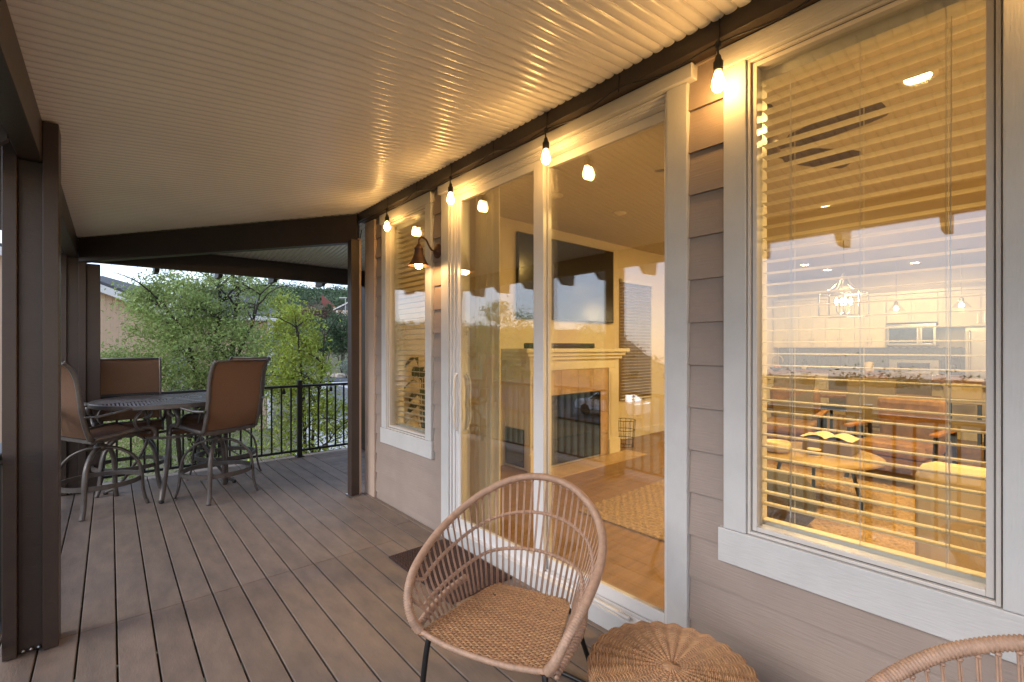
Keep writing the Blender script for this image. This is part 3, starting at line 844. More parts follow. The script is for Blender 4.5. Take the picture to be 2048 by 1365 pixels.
mk('brace_ring', B().lathe([(.225, .55), (.238, .55), (.238, .575), (.225, .575), (.225, .55)], (TBX, TBY, 0), 32, False).lathe([(.12, ZT-.05), (.32, ZT-.05), (.32, ZT-.03), (.12, ZT-.03), (.12, ZT-.05)], (TBX, TBY, 0), 32, False), 'castmetal', bt)

def bar_chair():
    t = thing('swivel_bar_chair', '', 'bar chair', group='swivel bar chairs round the lattice table')
    o = lambda name, b, mat, sm=True: mk(name, b, mat, t, sm, world=False)
    seat = catmull([(-.30, 0, .610), (-.305, 0, .645), (-.285, 0, .685), (-.24, 0, .705), (-.12, 0, .695), (.05, 0, .672), (.17, 0, .662)], 5)
    back = catmull([(.20, 0, .675), (.225, 0, .76), (.25, 0, .88), (.265, 0, 1.0), (.275, 0, 1.10), (.295, 0, 1.20), (.33, 0, 1.28), (.375, 0, 1.325)], 5)
    W2 = .262
    def surf(pth, w_, sag):
        return B().grid([[(p.x, w_*q, p.z-sag*(1-q*q)) for q in (-1, -.6, -.2, .2, .6, 1)] for p in pth])
    o('seat_sling', surf(seat, W2-.005, .018), 'sling')
    b = B(); b.grid([[(p.x+.016*(1-q*q), (W2-.005)*q, p.z) for q in (-1, -.6, -.2, .2, .6, 1)] for p in back]); o('back_sling', b, 'sling')
    for s_ in (-1, 1):
        o('side_rail', B().bar([p+V((0, s_*W2, 0)) for p in seat], .020, .034, (0, 1, 0)), 'castmetal')
        o('back_rail', B().bar([V((.17, s_*W2, .655))]+[p+V((0, s_*W2, 0)) for p in back], .020, .036, (0, 1, 0)), 'castmetal')
        arm = catmull([(.245, s_*(W2+.012), .865), (.16, s_*(W2+.04), .862), (.02, s_*(W2+.06), .885), (-.10, s_*(W2+.065), .905), (-.20, s_*(W2+.055), .895), (-.245, s_*(W2+.045), .86), (-.235, s_*(W2+.035), .815), (-.19, s_*(W2+.03), .80)], 5)
        o('armrest', B().bar(arm, .040, .014, (0, 1, 0)), 'castmetal')
        sup = catmull([(-.19, s_*(W2+.04), .885), (-.13, s_*(W2+.035), .82), (-.12, s_*(W2+.025), .76), (-.16, s_*(W2+.012), .70), (-.20, s_*(W2), .69)], 4)
        o('arm_support', B().bar(sup, .030, .016, (0, 1, 0)), 'castmetal')
    o('cross_bar', B().box(.165, .19, -W2, W2, .630, .660).box(-.27, -.25, -W2, W2, .645, .665), 'castmetal', False)
    o('top_bar', B().tube([(.372, -W2, 1.322), (.372, W2, 1.322)], .010, 8), 'castmetal')
    o('swivel_plate', B().box(-.11, .11, -.11, .11, .605, .622).box(-.24, .18, -.13, -.10, .622, .648).box(-.24, .18, .10, .13, .622, .648), 'castmetal', False)
    o('hub', B().lathe([(.028, .605), (.028, .575), (.045, .57), (.05, .53), (.03, .515)], n=16), 'castmetal')
    for k in range(4):
        a = math.pi/4+k*math.pi/2; d = V((math.cos(a), math.sin(a), 0))
        pth = catmull([d*.02+V((0, 0, .545)), d*.10+V((0, 0, .538)), d*.20+V((0, 0, .49)), d*.275+V((0, 0, .40)), d*.305+V((0, 0, .28)), d*.312+V((0, 0, .16)), d*.33+V((0, 0, .06)), d*.352+V((0, 0, .001))], 5)
        o('leg', B().bar(pth, .036, .019, V((-d.y, d.x, 0))), 'castmetal')
    o('footrest_ring', B().lathe([(.283, .225), (.300, .225), (.300, .265), (.283, .265), (.283, .225)], n=44, caps=False), 'castmetal', False)
    return t
bc = bar_chair()
def face(bx, by): return math.atan2(by, bx)      # local +x points to the back of the chair
bc.location = (.80, 5.36, 0); bc.rotation_euler = (0, 0, face(.43, -.90)); bc['label'] = 'swivel bar chair whose orange brown sling back faces the camera before the lattice table'
dup(bc, (-.065, 5.60, 0), face(-.90, -.44), 'swivel bar chair half hidden behind the thick near post, seen from its side')
dup(bc, (.155, 6.24, 0), face(.03, 1), 'swivel bar chair facing the camera behind the lattice table, between corner post and tree')
dup(bc, (.99, 6.10, 0), face(.80, .6), 'swivel bar chair mostly hidden behind the orange backed chair, close to the end railing')

# ================================================================== INTERIOR
RZ0, RZ1 = .035, 3.01; RX1 = 12.25; RY1 = 4.30; RYM = -3.0
mk('interior_floor', B().box(IX+.001, RX1, RYM, RY1, RZ0-.03, RZ0), 'floor_in', kind='structure')
b = B(); b.box(IX+.001, RX1+.1, RYM, RY1, RZ1, RZ1+.1)
mk('interior_ceiling', b, 'ceil_in', kind='structure')
b = B(); b.box(RX1, RX1+.1, RYM, RY1, RZ0, RZ1)
b.box(IX+.002, RX1+.1, RYM-.1, RYM, RZ0, RZ1)
# far end wall of the room with a window opening
WXa, WXb, WZa, WZb = 5.86, 6.75, .62, 2.5
b.box(IX+.002, WXa, RY1-.02, RY1-.001, RZ0, RZ1); b.box(WXb, RX1, RY1-.02, RY1-.001, RZ0, RZ1)
b.box(WXa, WXb, RY1-.02, RY1-.001, RZ0, WZa); b.box(WXa, WXb, RY1-.02, RY1-.001, WZb, RZ1)
b.box(IX+.0005, IX+.012, HY0, BW[0], RZ0, RZ1); b.box(IX+.0005, IX+.012, BW[1], DR[0]-.02, RZ0, RZ1); b.box(IX+.0005, IX+.012, DR[1]+.02, SW[0], RZ0, RZ1)
b.box(IX+.0005, IX+.012, SW[1], RY1-.03, RZ0, RZ1)
for q in (BW, SW): b.box(IX+.0005, IX+.012, q[0], q[1], RZ0, q[2]); b.box(IX+.0005, IX+.012, q[0], q[1], q[3], RZ1)
b.box(IX+.0005, IX+.012, DR[0]-.02, DR[1]+.02, DR[3]+.01, RZ1)
mk('interior_wall', b, 'wall_in', kind='structure')
b = B(); b.box(5.5, RX1, RY1-.035, RY1-.0205, RZ0, RZ0+.12)
mk('baseboard', b, 'white', kind='structure')

# blinds
slat_me = {}
def blinds(lab, c0, c1, z0, z1, pos, axis='y', dep=.025, tilt=0, pitch=.0475):
    Lh = (c1-c0)/2; cm = (c0+c1)/2
    loc = (pos, cm, z1) if axis == 'y' else (cm, pos, z1)
    t = thing('window_blind', lab, 'blind', loc, group='white slatted window blinds')
    key = (axis, round(Lh, 4), dep)
    if key not in slat_me:
        rows = []
        for q in (-1, -.5, 0, .5, 1):
            h_ = .0022*(1-q*q)
            rows.append([(q*dep, s_*Lh, h_+q*dep*tilt) if axis == 'y' else (s_*Lh, q*dep, h_+q*dep*tilt) for s_ in (-1, 1)])
        q = B(); q.grid(rows); q.grid([[(x, y, z-.0022) for x, y, z in r_] for r_ in rows])
        slat_me[key] = mesh(q, 'slat', True)
    z = z1-.075
    while z > z0+.05:
        o = mk('slat', slat_me[key], 'slatm', t); o.location = (0, 0, z-z1); z -= pitch
    def bx(x0, x1, a0, a1, za, zb): return B().box(x0, x1, a0, a1, za, zb) if axis == 'y' else B().box(a0, a1, x0, x1, za, zb)
    mk('headrail', bx(pos-dep, pos+dep, c0, c1, z1-.05, z1-.002), 'white', t)
    mk('bottom_rail', bx(pos-dep, pos+dep, c0, c1, z0+.012, z0+.03), 'white', t, bev=.003)
    for f in (.16, .5, .84):
        cc = c0+(c1-c0)*f; b = B()
        for s_ in (-1, 1):
            b.tube([(pos+s_*(dep+.002), cc, z0+.03) if axis == 'y' else (cc, pos+s_*(dep+.002), z0+.03), (pos+s_*(dep+.002), cc, z1-.05) if axis == 'y' else (cc, pos+s_*(dep+.002), z1-.05)], .0011, 4)
        mk('ladder_cord', b, 'white', t)
    return t
bl1 = blinds('open white slatted blind filling the big window nearest the wicker chairs', BW[0]+.022, BW[1]-.022, BW[2]+.012, BW[3]-.012, 2.050)
mk('lift_cord', B().tube([(2.02, .66, 2.5), (2.02, .655, 1.2), (2.018, .66, .78)], .0014, 5).tube([(2.02, .20, 2.5), (2.02, .205, .80)], .0014, 5), 'white', bl1)
blinds('white slatted blind behind the narrow window by the wall lamp', SW[0]+.022, SW[1]-.022, SW[2]+.012, SW[3]-.012, 2.050)
blinds('white slatted blind on the end wall window beside the television', WXa+.02, WXb-.02, WZa+.01, WZb-.01, RY1-.05, 'x')
ew = part('end_window', house)
mk('frame', B().box(WXa, WXa+.04, 4.36, 4.40, WZa, WZb).box(WXb-.04, WXb, 4.36, 4.40, WZa, WZb).box(WXa, WXb, 4.36, 4.40, WZb-.04, WZb), 'vinylw', ew)

# curtains
def curtain(lab, ya, yb, x, z0, z1, n, flare=0):
    P = []
    for i in range(13):
        f = i/12; z = z1+(z0-z1)*f; row = []
        for k in range(n*8+1):
            s_ = k/(n*8); y = ya+(yb-ya)*s_-flare*f*(1-s_)*0+flare*(f**2)*(s_)
            row.append((x+.028*math.sin(s_*n*2*math.pi)*(.7+.5*f)+.008*math.sin(s_*17+f*3), y, z))
        P.append(row)
    return mk('curtain', B().grid(P), 'cream', None, True, label=lab, cat='curtain', group='cream curtains inside the sliding door')
curtain('cream curtain gathered beside the door handle, inside the glass', 2.68, 3.04, 2.19, .05, 2.66, 5)
curtain('thin cream curtain inside the door nearest the big window, flaring at the floor', 1.10, 1.24, 2.19, .05, 2.66, 3, .05)
mk('curtain_rod', B().tube([(2.19, .98, 2.70), (2.19, 3.12, 2.70)], .011, 8), 'black', None, True, label='black curtain rod above the sliding door inside the room', cat='curtain rod')

# television, fireplace
tv = thing('television', 'large wall mounted black television above the fireplace', 'television', (4.7, 4.22, 1.8))
mk('screen', B().box(3.775, 5.645, 4.222, 4.226, 1.82, 2.85), 'tvm', tv)
mk('bezel', B().box(3.76, 5.66, 4.2265, 4.262, 1.805, 2.865), 'black', tv, bev=.003)
fp = thing('fireplace', 'cream mantel fireplace with sandstone tiles and a black glass firebox', 'fireplace', (4.4, 3.9, RZ0))
mk('body', B().box(3.60, 5.16, 3.83, 4.278, RZ0, 1.30), 'white', fp)
mk('mantel', B().box(3.42, 5.32, 3.70, 4.278, 1.39, 1.435).box(3.47, 5.27, 3.735, 4.278, 1.345, 1.3895).box(3.52, 5.23, 3.765, 4.278, 1.301, 1.3445), 'white', fp, bev=.006)
mk('frieze', B().box(3.56, 5.19, 3.80, 3.829, 1.18, 1.3005), 'white', fp, bev=.003)
for xa in (3.56, 4.985):
    mk('pilaster', B().box(xa, xa+.205, 3.795, 3.829, RZ0+.20, 1.179).box(xa+.03, xa+.175, 3.786, 3.7945, RZ0+.26, 1.12), 'white', fp, bev=.003)
    mk('plinth', B().box(xa-.015, xa+.22, 3.775, 3.829, RZ0, RZ0+.1995), 'white', fp, bev=.004)
for k in range(4):
    xa = 3.79+.299*k
    mk('tile', B().box(xa+.002, xa+.296, 3.812, 3.829, .885, 1.178), 'tile', fp, bev=.003)
for z in (RZ0, .32, .602):
    mk('tile', B().box(4.82, 4.983, 3.812, 3.829, z+.002, z+.279), 'tile', fp, bev=.003)
    mk('tile', B().box(3.768, 3.86, 3.812, 3.829, z+.002, z+.279), 'tile', fp, bev=.003)
mk('firebox', B().box(3.862, 4.816, 3.80, 3.826, RZ0+.03, .882), 'firebox', fp, bev=.004)
mk('side_firebox', B().box(3.585, 3.599, 3.94, 4.26, RZ0+.03, .50), 'firebox', fp)
mk('hearth', B().box(3.40, 5.34, 3.45, 3.77, RZ0+.001, RZ0+.014), 'tile', fp)
mk('soundbar', B().box(3.66, 4.86, 3.93, 4.02, 1.4355, 1.50), 'black', None, bev=.01, label='slim black soundbar lying on the mantel', cat='soundbar')
bk = thing('wire_basket', 'round black wire basket on the floor beside the fireplace', 'basket', (5.55, 3.95, RZ0))
b = B()
for z, r_ in ((.01, .12), (.12, .13), (.24, .14), (.38, .15)):
    b.tube([(5.55+r_*math.cos(a*math.pi/10), 3.95+r_*math.sin(a*math.pi/10), RZ0+z) for a in range(20)], .004, 5, True)
for k in range(12):
    a = k*math.pi/6; b.tube([(5.55+.12*math.cos(a), 3.95+.12*math.sin(a), RZ0+.01), (5.55+.15*math.cos(a), 3.95+.15*math.sin(a), RZ0+.38)], .003, 5)
mk('wire', b, 'black', bk)

# rug
b = B(); b.box(3.04, 6.0, -.9, 2.66, RZ0+.001, RZ0+.012)
rg = thing('jute_rug', 'chunky braided jute rug under the coffee table', 'rug', (4.5, .9, RZ0))
mk('base', b, 'jute', rg)
b = B()
for i in range(60):
    xx = 3.06+i*.049
    rows = []
    for k in range(160):
        yy = -.88+k*.0222
        h_ = .006*math.sin(k*math.pi/1.6+i*math.pi)
        rows.append([(xx-.022, yy, RZ0+.012), (xx-.012, yy, RZ0+.019+h_), (xx+.012, yy, RZ0+.019+h_), (xx+.022, yy, RZ0+.012)])
    b.grid(rows)
mk('braid', b, 'jute', rg, True, kind='stuff')

# sofa with its back to the window
sf = thing('sofa', 'cream sofa with rounded back seen through the lower corner of the big window', 'sofa', (3.5, -.6, RZ0))
mk('backrest', B().box(3.08, 3.30, -1.6, .45, RZ0+.10, .86), 'whitefab', sf, bev=.07)
mk('armrest', B().box(3.301, 3.98, .24, .45, RZ0+.10, .62), 'whitefab', sf, bev=.05)
mk('seat', B().box(3.301, 3.98, -1.6, .239, RZ0+.10, .46), 'whitefab', sf, bev=.04)
for (x, y) in ((3.14, .38), (3.9, .38)): mk('leg', B().box(x-.025, x+.025, y-.025, y+.025, RZ0, RZ0+.0995), 'oak', sf)
# pouf
pf = thing('pouf', 'dark grey knitted pouf on the jute rug', 'pouf', (4.02, 1.42, RZ0))
mk('cushion', B().lathe([(.01, .001), (.20, .02), (.265, .10), (.275, .2), (.255, .31), (.20, .375), (.01, .39)], (4.02, 1.42, RZ0+.015), 24), 'darkfab', pf, True)
# coffee table
ct = thing('coffee_table', 'round pale coffee table with black legs holding a candle and books', 'coffee table', (4.95, 1.42, RZ0))
mk('table_top', B().lathe([(.01, .40), (.50, .40), (.52, .41), (.52, .43), (.50, .44), (.01, .44)], (4.95, 1.42, RZ0), 40), 'paleoak', ct, True)
for k in range(3):
    a = k*2.094+.3; mk('leg', B().tube([(4.95+.3*math.cos(a), 1.42+.3*math.sin(a), RZ0+.40), (4.95+.40*math.cos(a), 1.42+.40*math.sin(a), RZ0+.012)], .016, 8), 'black', ct)
zt = RZ0+.4405
mk('candle_bowl', B().lathe([(.07, 0), (.105, .01), (.115, .05), (.115, .095), (.10, .095), (.095, .08), (.01, .08)], (4.72, 1.66, zt), 24), 'candle', None, True, label='wide ivory candle bowl on the coffee table', cat='candle')
for k in range(5):
    cst = ('bottom', 'second lowest', 'middle', 'second highest', 'top')[k]
    mk('coaster', B().lathe([(.01, 0), (.055, 0), (.055, .009), (.01, .009)], (4.80, 1.38, zt+.0125*k), 20), 'candle' if k % 2 == 0 else 'black', None, label=cst+' coaster of the small striped stack on the coffee table', cat='coaster', group='coasters stacked on the coffee table')
bo = thing('open_book', 'open book with pale pages resting on the coffee table', 'book', (5.12, 1.30, zt))
for s_ in (-1, 1):
    P = []
    for i in range(7):
        f = i/6; P.append([(5.12+q*.15, 1.34+s_*f*.21, zt+.13+.035*math.sin(math.pi*min(1, f*1.2))*(1-f*.4)) for q in (-1, 1)])
    mk('page', B().grid(P), 'paper', bo, True)
mk('book_block', B().box(4.98, 5.26, 1.14, 1.53, zt+.001, zt+.125), 'taupe', bo, bev=.004)
# armchairs
def armchair():
    t = thing('leather_armchair', '', 'armchair', group='tan leather armchairs with black frames')
    o = lambda name, b, mat, bev=0: mk(name, b, mat, t, False, bev, world=False)
    bk_ = B(); P = []
    o('seat_cushion', B().box(-.34, .30, -.30, .30, .30, .44), 'leather', .045)
    q = B(); q.ob((.34, 0, .62), (1, 0, .22), (0, 1, 0), (-.22, 0, 1), .065, .30, .25); o('back_cushion', q, 'leather', .05)
    o('under_cushion', B().box(-.32, .28, -.29, .29, .22, .299), 'leather', .02)
    for s_ in (-1, 1):
        o('armrest', B().box(-.34, .30, s_*.36-.035, s_*.36+.035, .555, .585), 'oak', .01)
        o('leg', B().ob((-.30, s_*.36, .28), (1, 0, -.12), (0, 1, 0), (.12, 0, 1), .016, .016, .272), 'black')
        o('leg', B().ob((.30, s_*.36, .28), (1, 0, .15), (0, 1, 0), (-.15, 0, 1), .016, .016, .272), 'black')
    o('frame', B().box(-.32, .30, -.345, -.305, .20, .225).box(-.32, .30, .305, .345, .20, .225), 'black')
    return t
ac = armchair(); ac.location = (6.85, 2.25, RZ0); ac.rotation_euler = (0, 0, R(8)); ac['label'] = 'tan leather armchair behind the open book, farther from the cream sofa'
dup(ac, (6.30, 1.02, RZ0), R(-8), 'tan leather armchair standing just beyond the cream sofa back')
# dining
dt = thing('dining_table', 'long wooden dining table under the lantern chandelier', 'dining table', (8.1, 1.75, RZ0))
mk('table_top', B().box(7.6, 8.6, .95, 2.65, .74, .78), 'counter', dt, bev=.005)
for (x, y) in ((7.7, 1.05), (8.5, 1.05), (7.7, 2.55), (8.5, 2.55)): mk('leg', B().box(x-.035, x+.035, y-.035, y+.035, RZ0, .739), 'oak', dt)
def dchair():
    t = thing('dining_chair', '', 'dining chair', group='taupe upholstered dining chairs')
    mk('seat', B().box(-.24, .22, -.24, .24, .42, .50), 'taupe', t, bev=.02, world=False)
    q = B(); q.ob((.25, 0, .73), (1, 0, .10), (0, 1, 0), (-.10, 0, 1), .035, .25, .30); mk('backrest', q, 'taupe', t, bev=.02, world=False)
    for (x, y) in ((-.2, -.2), (-.2, .2), (.2, -.2), (.2, .2)): mk('leg', B().box(x-.018, x+.018, y-.018, y+.018, .001, .419), 'black', t, world=False)
    return t
dc = dchair(); dc.location = (7.38, 2.30, RZ0); dc.rotation_euler = (0, 0, R(180)); dc['label'] = 'taupe dining chair on the near side of the table, farther from the sofa'
dup(dc, (7.36, 1.42, RZ0), R(176), 'taupe dining chair on the near side of the table, between the leather armchairs')
dup(dc, (8.85, 2.15, RZ0), 0, 'taupe dining chair across the table, beneath the lantern chandelier')
dup(dc, (8.85, 1.35, RZ0), R(3), 'taupe dining chair across the table nearer the range')
dup(dc, (8.05, 2.98, RZ0), R(90), 'taupe dining chair at the table end nearest the sink counter')
dup(dc, (8.0, .62, RZ0), R(-70), 'taupe dining chair turned at the table end nearest the fridge')

# kitchen
kb = thing('base_cabinets', 'white base cabinets with a wooden counter along the kitchen wall', 'kitchen cabinets', (11.9, 2.5, RZ0))
mk('carcass', B().box(11.62, 12.24, .98, 1.36, RZ0, .90).box(11.62, 12.24, 2.14, 4.27, RZ0, .90).box(9.3, 11.618, 3.68, 4.27, RZ0, .90), 'white', kb)
mk('countertop', B().box(11.58, 12.24, 2.14, 4.27, .901, .94).box(11.58, 12.24, .98, 1.36, .901, .94).box(9.26, 11.579, 3.64, 4.27, .901, .94), 'counter', kb, bev=.004)
yy = 2.16
while yy < 3.6:
    mk('door', B().box(11.60, 11.6195, yy, yy+.46, .16, .70), 'white', kb, bev=.004); mk('drawer', B().box(11.60, 11.6195, yy, yy+.46, .72, .885), 'white', kb, bev=.004)
    mk('handle', B().box(11.585, 11.595, yy+.17, yy+.29, .80, .81), 'steel', kb); yy += .475
xx = 9.32
while xx < 11.2:
    mk('door', B().box(xx, xx+.44, 3.66, 3.6795, .16, .70), 'white', kb, bev=.004); mk('drawer', B().box(xx, xx+.44, 3.66, 3.6795, .72, .885), 'white', kb, bev=.004)
    mk('handle', B().box(xx+.16, xx+.28, 3.645, 3.655, .80, .81), 'black', kb); xx += .455
ku = thing('wall_cabinets', 'tall white shaker wall cabinets over the sky tinted grey backsplash', 'kitchen cabinets', (12, 2.5, 1.45))
mk('carcass', B().box(11.90, 12.24, 2.14, 4.27, 1.44, 2.50).box(11.90, 12.24, 1.36, 2.139, 1.93, 2.50).box(11.90, 12.24, .2, 1.359, 1.83, 2.50), 'white', ku)
mk('crown_moulding', B().box(11.86, 12.24, .2, 4.27, 2.501, 2.56), 'white', ku, bev=.01)
def shaker(y0, y1, z0, z1, hy):
    b = B(); b.box(11.885, 11.8995, y0, y1, z0, z1)
    d = mk('door', b, 'white', ku, bev=.002)
    mk('door_rail', ring(B(), 11.877, 11.8848, y0, y1, z0, z1, .055), 'white', d, bev=.002)
    mk('handle', B().box(11.862, 11.870, hy-.005, hy+.005, z0+.06, z0+.20), 'steel', d)
for k in range(4):
    a = 2.15+.525*k; shaker(a, a+.255, 1.45, 2.49, a+.225); shaker(a+.262, a+.517, 1.45, 2.49, a+.292)
shaker(1.37, 1.745, 1.94, 2.49, 1.71); shaker(1.755, 2.13, 1.94, 2.49, 1.79)
shaker(.22, .78, 1.84, 2.49, .74); shaker(.79, 1.35, 1.84, 2.49, .83)
sp_ = thing('backsplash', 'herringbone tile backsplash in grey with reflected sky blue painted in, behind the counter', 'backsplash', (12.23, 2, .95))
mk('grout', B().box(12.236, 12.246, .98, 4.26, .941, 1.438), 'splash', sp_)
b = B(); yy = 1.0
while yy < 4.2:
    zz = .95
    while zz < 1.42:
        for s_ in (-1, 1): b.ob((12.232, yy+.028+.028*s_, zz+.028), (1, 0, 0), (0, 1, s_*1.0), (0, -s_*1.0, 1), .004, .034, .0105)
        zz += .032
    yy += .112
mk('tile', b, 'splash', sp_, kind='stuff')
mw = thing('microwave', 'stainless over the range microwave between the white cabinets', 'microwave', (11.95, 1.75, 1.48))
mk('body', B().box(11.80, 12.23, 1.38, 2.12, 1.485, 1.905), 'steel', mw, bev=.008)
mk('door', B().box(11.79, 11.7995, 1.66, 2.08, 1.53, 1.84), 'tvm', mw); mk('control_panel', B().box(11.79, 11.7995, 1.42, 1.58, 1.53, 1.84), 'tvm', mw)
mk('handle', B().tube([(11.77, 1.62, 1.52), (11.77, 1.62, 1.85)], .012, 8), 'steel', mw)
rgn = thing('kitchen_range', 'stainless kitchen range under the microwave', 'range', (11.9, 1.75, RZ0))
mk('body', B().box(11.60, 12.22, 1.365, 2.135, RZ0, .915), 'steel', rgn, bev=.005)
mk('backguard', B().box(12.08, 12.22, 1.365, 2.135, .916, 1.20), 'steel', rgn, bev=.01); mk('display', B().box(12.07, 12.0795, 1.50, 2.0, .99, 1.14), 'tvm', rgn)
mk('oven_door', B().box(11.585, 11.5995, 1.40, 2.10, .20, .74), 'tvm', rgn); mk('handle', B().tube([(11.56, 1.42, .78), (11.56, 2.08, .78)], .012, 8), 'steel', rgn)
fr = thing('refrigerator', 'tall stainless refrigerator with a long bright handle', 'refrigerator', (11.75, .42, RZ0))
mk('body', B().box(11.40, 12.22, -.02, .955, RZ0, 1.80), 'steel', fr, bev=.01)
mk('door', B().box(11.34, 11.3995, .475, .95, .75, 1.795), 'steel', fr, bev=.008); mk('door', B().box(11.34, 11.3995, -.015, .465, .75, 1.795), 'steel', fr, bev=.008)
mk('handle', B().tube(catmull([(11.335, .89, .85), (11.28, .89, .90), (11.27, .89, 1.3), (11.28, .89, 1.68), (11.335, .89, 1.73)], 5), .016, 8), 'steel', fr, True)
isl = thing('kitchen_island', 'white kitchen island with wooden top in front of the range', 'kitchen island', (10.1, .8, RZ0))
mk('cabinet', B().box(9.85, 10.5, -.6, 2.0, RZ0, .905), 'white', isl); mk('countertop', B().box(9.6, 10.55, -.7, 2.1, .906, .945), 'counter', isl, bev=.005)
for k in range(3):
    y = 1.55-.75*k
    t = thing('bar_stool', ('white low backed bar stool at the island end nearest the sink', 'white low backed bar stool at the middle of the island', 'white low backed bar stool at the island end nearest the fridge')[k], 'bar stool', (9.45, y, RZ0), group='white bar stools at the kitchen island')
    mk('seat', B().box(9.28, 9.66, y-.2, y+.2, .63, .69), 'whitefab', t, bev=.02); mk('backrest', B().box(9.24, 9.29, y-.2, y+.2, .70, .93), 'whitefab', t, bev=.02)
    for (dx, dy) in ((-.15, -.16), (.15, -.16), (-.15, .16), (.15, .16)): mk('leg', B().box(9.46+dx-.014, 9.46+dx+.014, y+dy-.014, y+dy+.014, RZ0, .629), 'black', t)
fa = thing('faucet', 'arched steel faucet over the sink counter', 'faucet', (11.25, 3.98, .94))
mk('spout', B().tube(catmull([(11.25, 4.05, .941), (11.25, 4.05, 1.16), (11.25, 4.0, 1.25), (11.25, 3.90, 1.26), (11.25, 3.84, 1.19), (11.25, 3.84, 1.12)], 5), .013, 8), 'steel', fa, True)
mk('lever', B().tube([(11.25, 4.05, .98), (11.34, 4.05, 1.02)], .009, 6), 'steel', fa)
tb = thing('drying_rack', 'black framed tray standing against the backsplash', 'tray', (12.05, 3.2, .94))
mk('frame', B().tube([(12.1, 2.98, .955), (12.1, 3.42, .955), (12.13, 3.42, 1.25), (12.13, 2.98, 1.25)], .010, 6, True), 'black', tb)
hp = thing('counter_plant', 'small leafy plant in a pot on the kitchen counter', 'plant', (11.9, 3.62, .94))
mk('pot', B().lathe([(.04, 0), (.055, .09)], (11.9, 3.62, .941), 14), 'white', hp, True)
b = B()
for k in range(40):
    a = random.random()*6.28; e = random.random()*1.3; r_ = .05+.12*random.random(); c = V((11.9, 3.62, 1.03)); d = V((math.cos(a)*math.cos(e), math.sin(a)*math.cos(e), math.sin(e)))
    s_ = d.cross(V((0, 0, 1))).normalized()*.016; p = c+d*r_; i = len(b.v); b.v += [tuple(p-d*.03), tuple(p+s_), tuple(p+d*.03), tuple(p-s_)]; b.f.append((i, i+1, i+2, i+3))
mk('leaf', b, 'houseplant', hp)
fb = thing('fruit_bowl', 'dark bowl of oranges on the corner counter', 'bowl', (10.9, 3.85, .94))
mk('bowl', B().lathe([(.05, 0), (.12, .05), (.13, .07)], (10.9, 3.85, .942), 18), 'black', fb, True)
mk('orange', B().ball((10.88, 3.85, 1.02), .045).ball((10.95, 3.87, 1.02), .045).ball((10.90, 3.80, 1.03), .045), 'orange', fb, True)
t = thing('canister', 'ivory lidded canister on the counter beside the range', 'canister', (11.9, 2.42, .94))
mk('body', B().lathe([(.075, 0), (.08, .02), (.08, .19), (.07, .20), (.01, .21)], (11.9, 2.42, .942), 18), 'candle', t, True)
t = thing('coffee_maker', 'black coffee maker on the counter next to the refrigerator', 'coffee maker', (11.9, 1.16, .94))
mk('body', B().box(11.78, 12.05, 1.06, 1.25, .942, .99).box(11.95, 12.05, 1.06, 1.25, .99, 1.30).box(11.78, 12.05, 1.06, 1.25, 1.24, 1.32), 'black', t, bev=.008)
mk('carafe', B().lathe([(.05, 0), (.06, .05), (.05, .12), (.035, .14)], (11.85, 1.155, .992), 14), 'darkglass', t, True)
# big houseplant by the narrow window
pl = thing('floor_plant', 'broad leafed green houseplant behind the narrow window blind', 'plant', (2.36, 4.04, RZ0))
mk('pot', B().lathe([(.13, 0), (.17, .32), (.15, .32), (.14, .28)], (2.36, 4.04, RZ0+.001), 20), 'white', pl, True)
for k in range(16):
    a = k*2.4; e = .35+.06*(k % 6); h_ = .5+.055*k; d = V((math.cos(a), math.sin(a), 0)); base = V((2.36, 4.04, RZ0+.3)); tip = base+V((0, 0, h_*.8))+d*.10
    rows = []
    pth = catmull([base, base+V((0, 0, h_*.6))+d*.06, tip, tip+d*.12-V((0, 0, .10))], 4); s_ = V((-d.y, d.x, 0))
    for i, p in enumerate(pth):
        f = i/(len(pth)-1); wd = .006 if f < .5 else   .006+.055*math.sin(math.pi*(f-.5)*2)
        rows.append([p-s_*wd, p-V((0, 0, .01)), p+s_*wd])
    mk('leaf', B().grid(rows), 'houseplant', pl, True)

# interior fixtures
def lit_point(name, loc, e, col=(1, .66, .3), rad=.05, par=None, kind='POINT', size=.13):
    l = bpy.data.lights.new(name, kind); l.energy = e; l.color = col
    if kind == 'POINT': l.shadow_soft_size = rad
    else: l.shape = 'DISK'; l.size = size
    o = bpy.data.objects.new(name, l); C.objects.link(o); o.location = loc
    if par is not None: o.parent = par; o.location = V(loc)-off(par)
    return o
INC = (1, .61, .19)
rls = [(3.52, .49, 'lit recessed light over the sofa, beside the fan blades'), (3.9, -1.6, 'lit recessed light out of view past the sofa'), (6.0, -1.4, 'lit recessed light behind the armchairs'), (5.9, 1.6, 'lit recessed light over the leather armchairs'),
       (9.9, 3.0, 'lit recessed light over the sink counter'), (10.9, 2.9, 'lit recessed light over the corner cabinets'), (11.2, 1.6, 'lit recessed light over the range'), (9.6, .2, 'lit recessed light over the island'), (8.3, -1.3, 'lit recessed light near the pantry side')]
for (x, y, lab) in rls:
    t = thing('recessed_light', lab, 'ceiling light', (x, y, RZ1), group='round recessed lights in the room ceiling')
    mk('trim_ring', B().lathe([(.062, -.0095), (.092, -.007), (.092, -.001), (.062, -.001), (.062, -.0095)], (x, y, RZ1), 28, False), 'white', t, True)
    mk('lens', B().lathe([(.061, -.005), (.001, -.0051)], (x, y, RZ1), 24, False), 'disc', t)
    lit_point('recessed_lamp', (x, y, RZ1-.012), 18.5 if x < 7 else 2.7, INC, par=t, kind='AREA', size=.11)
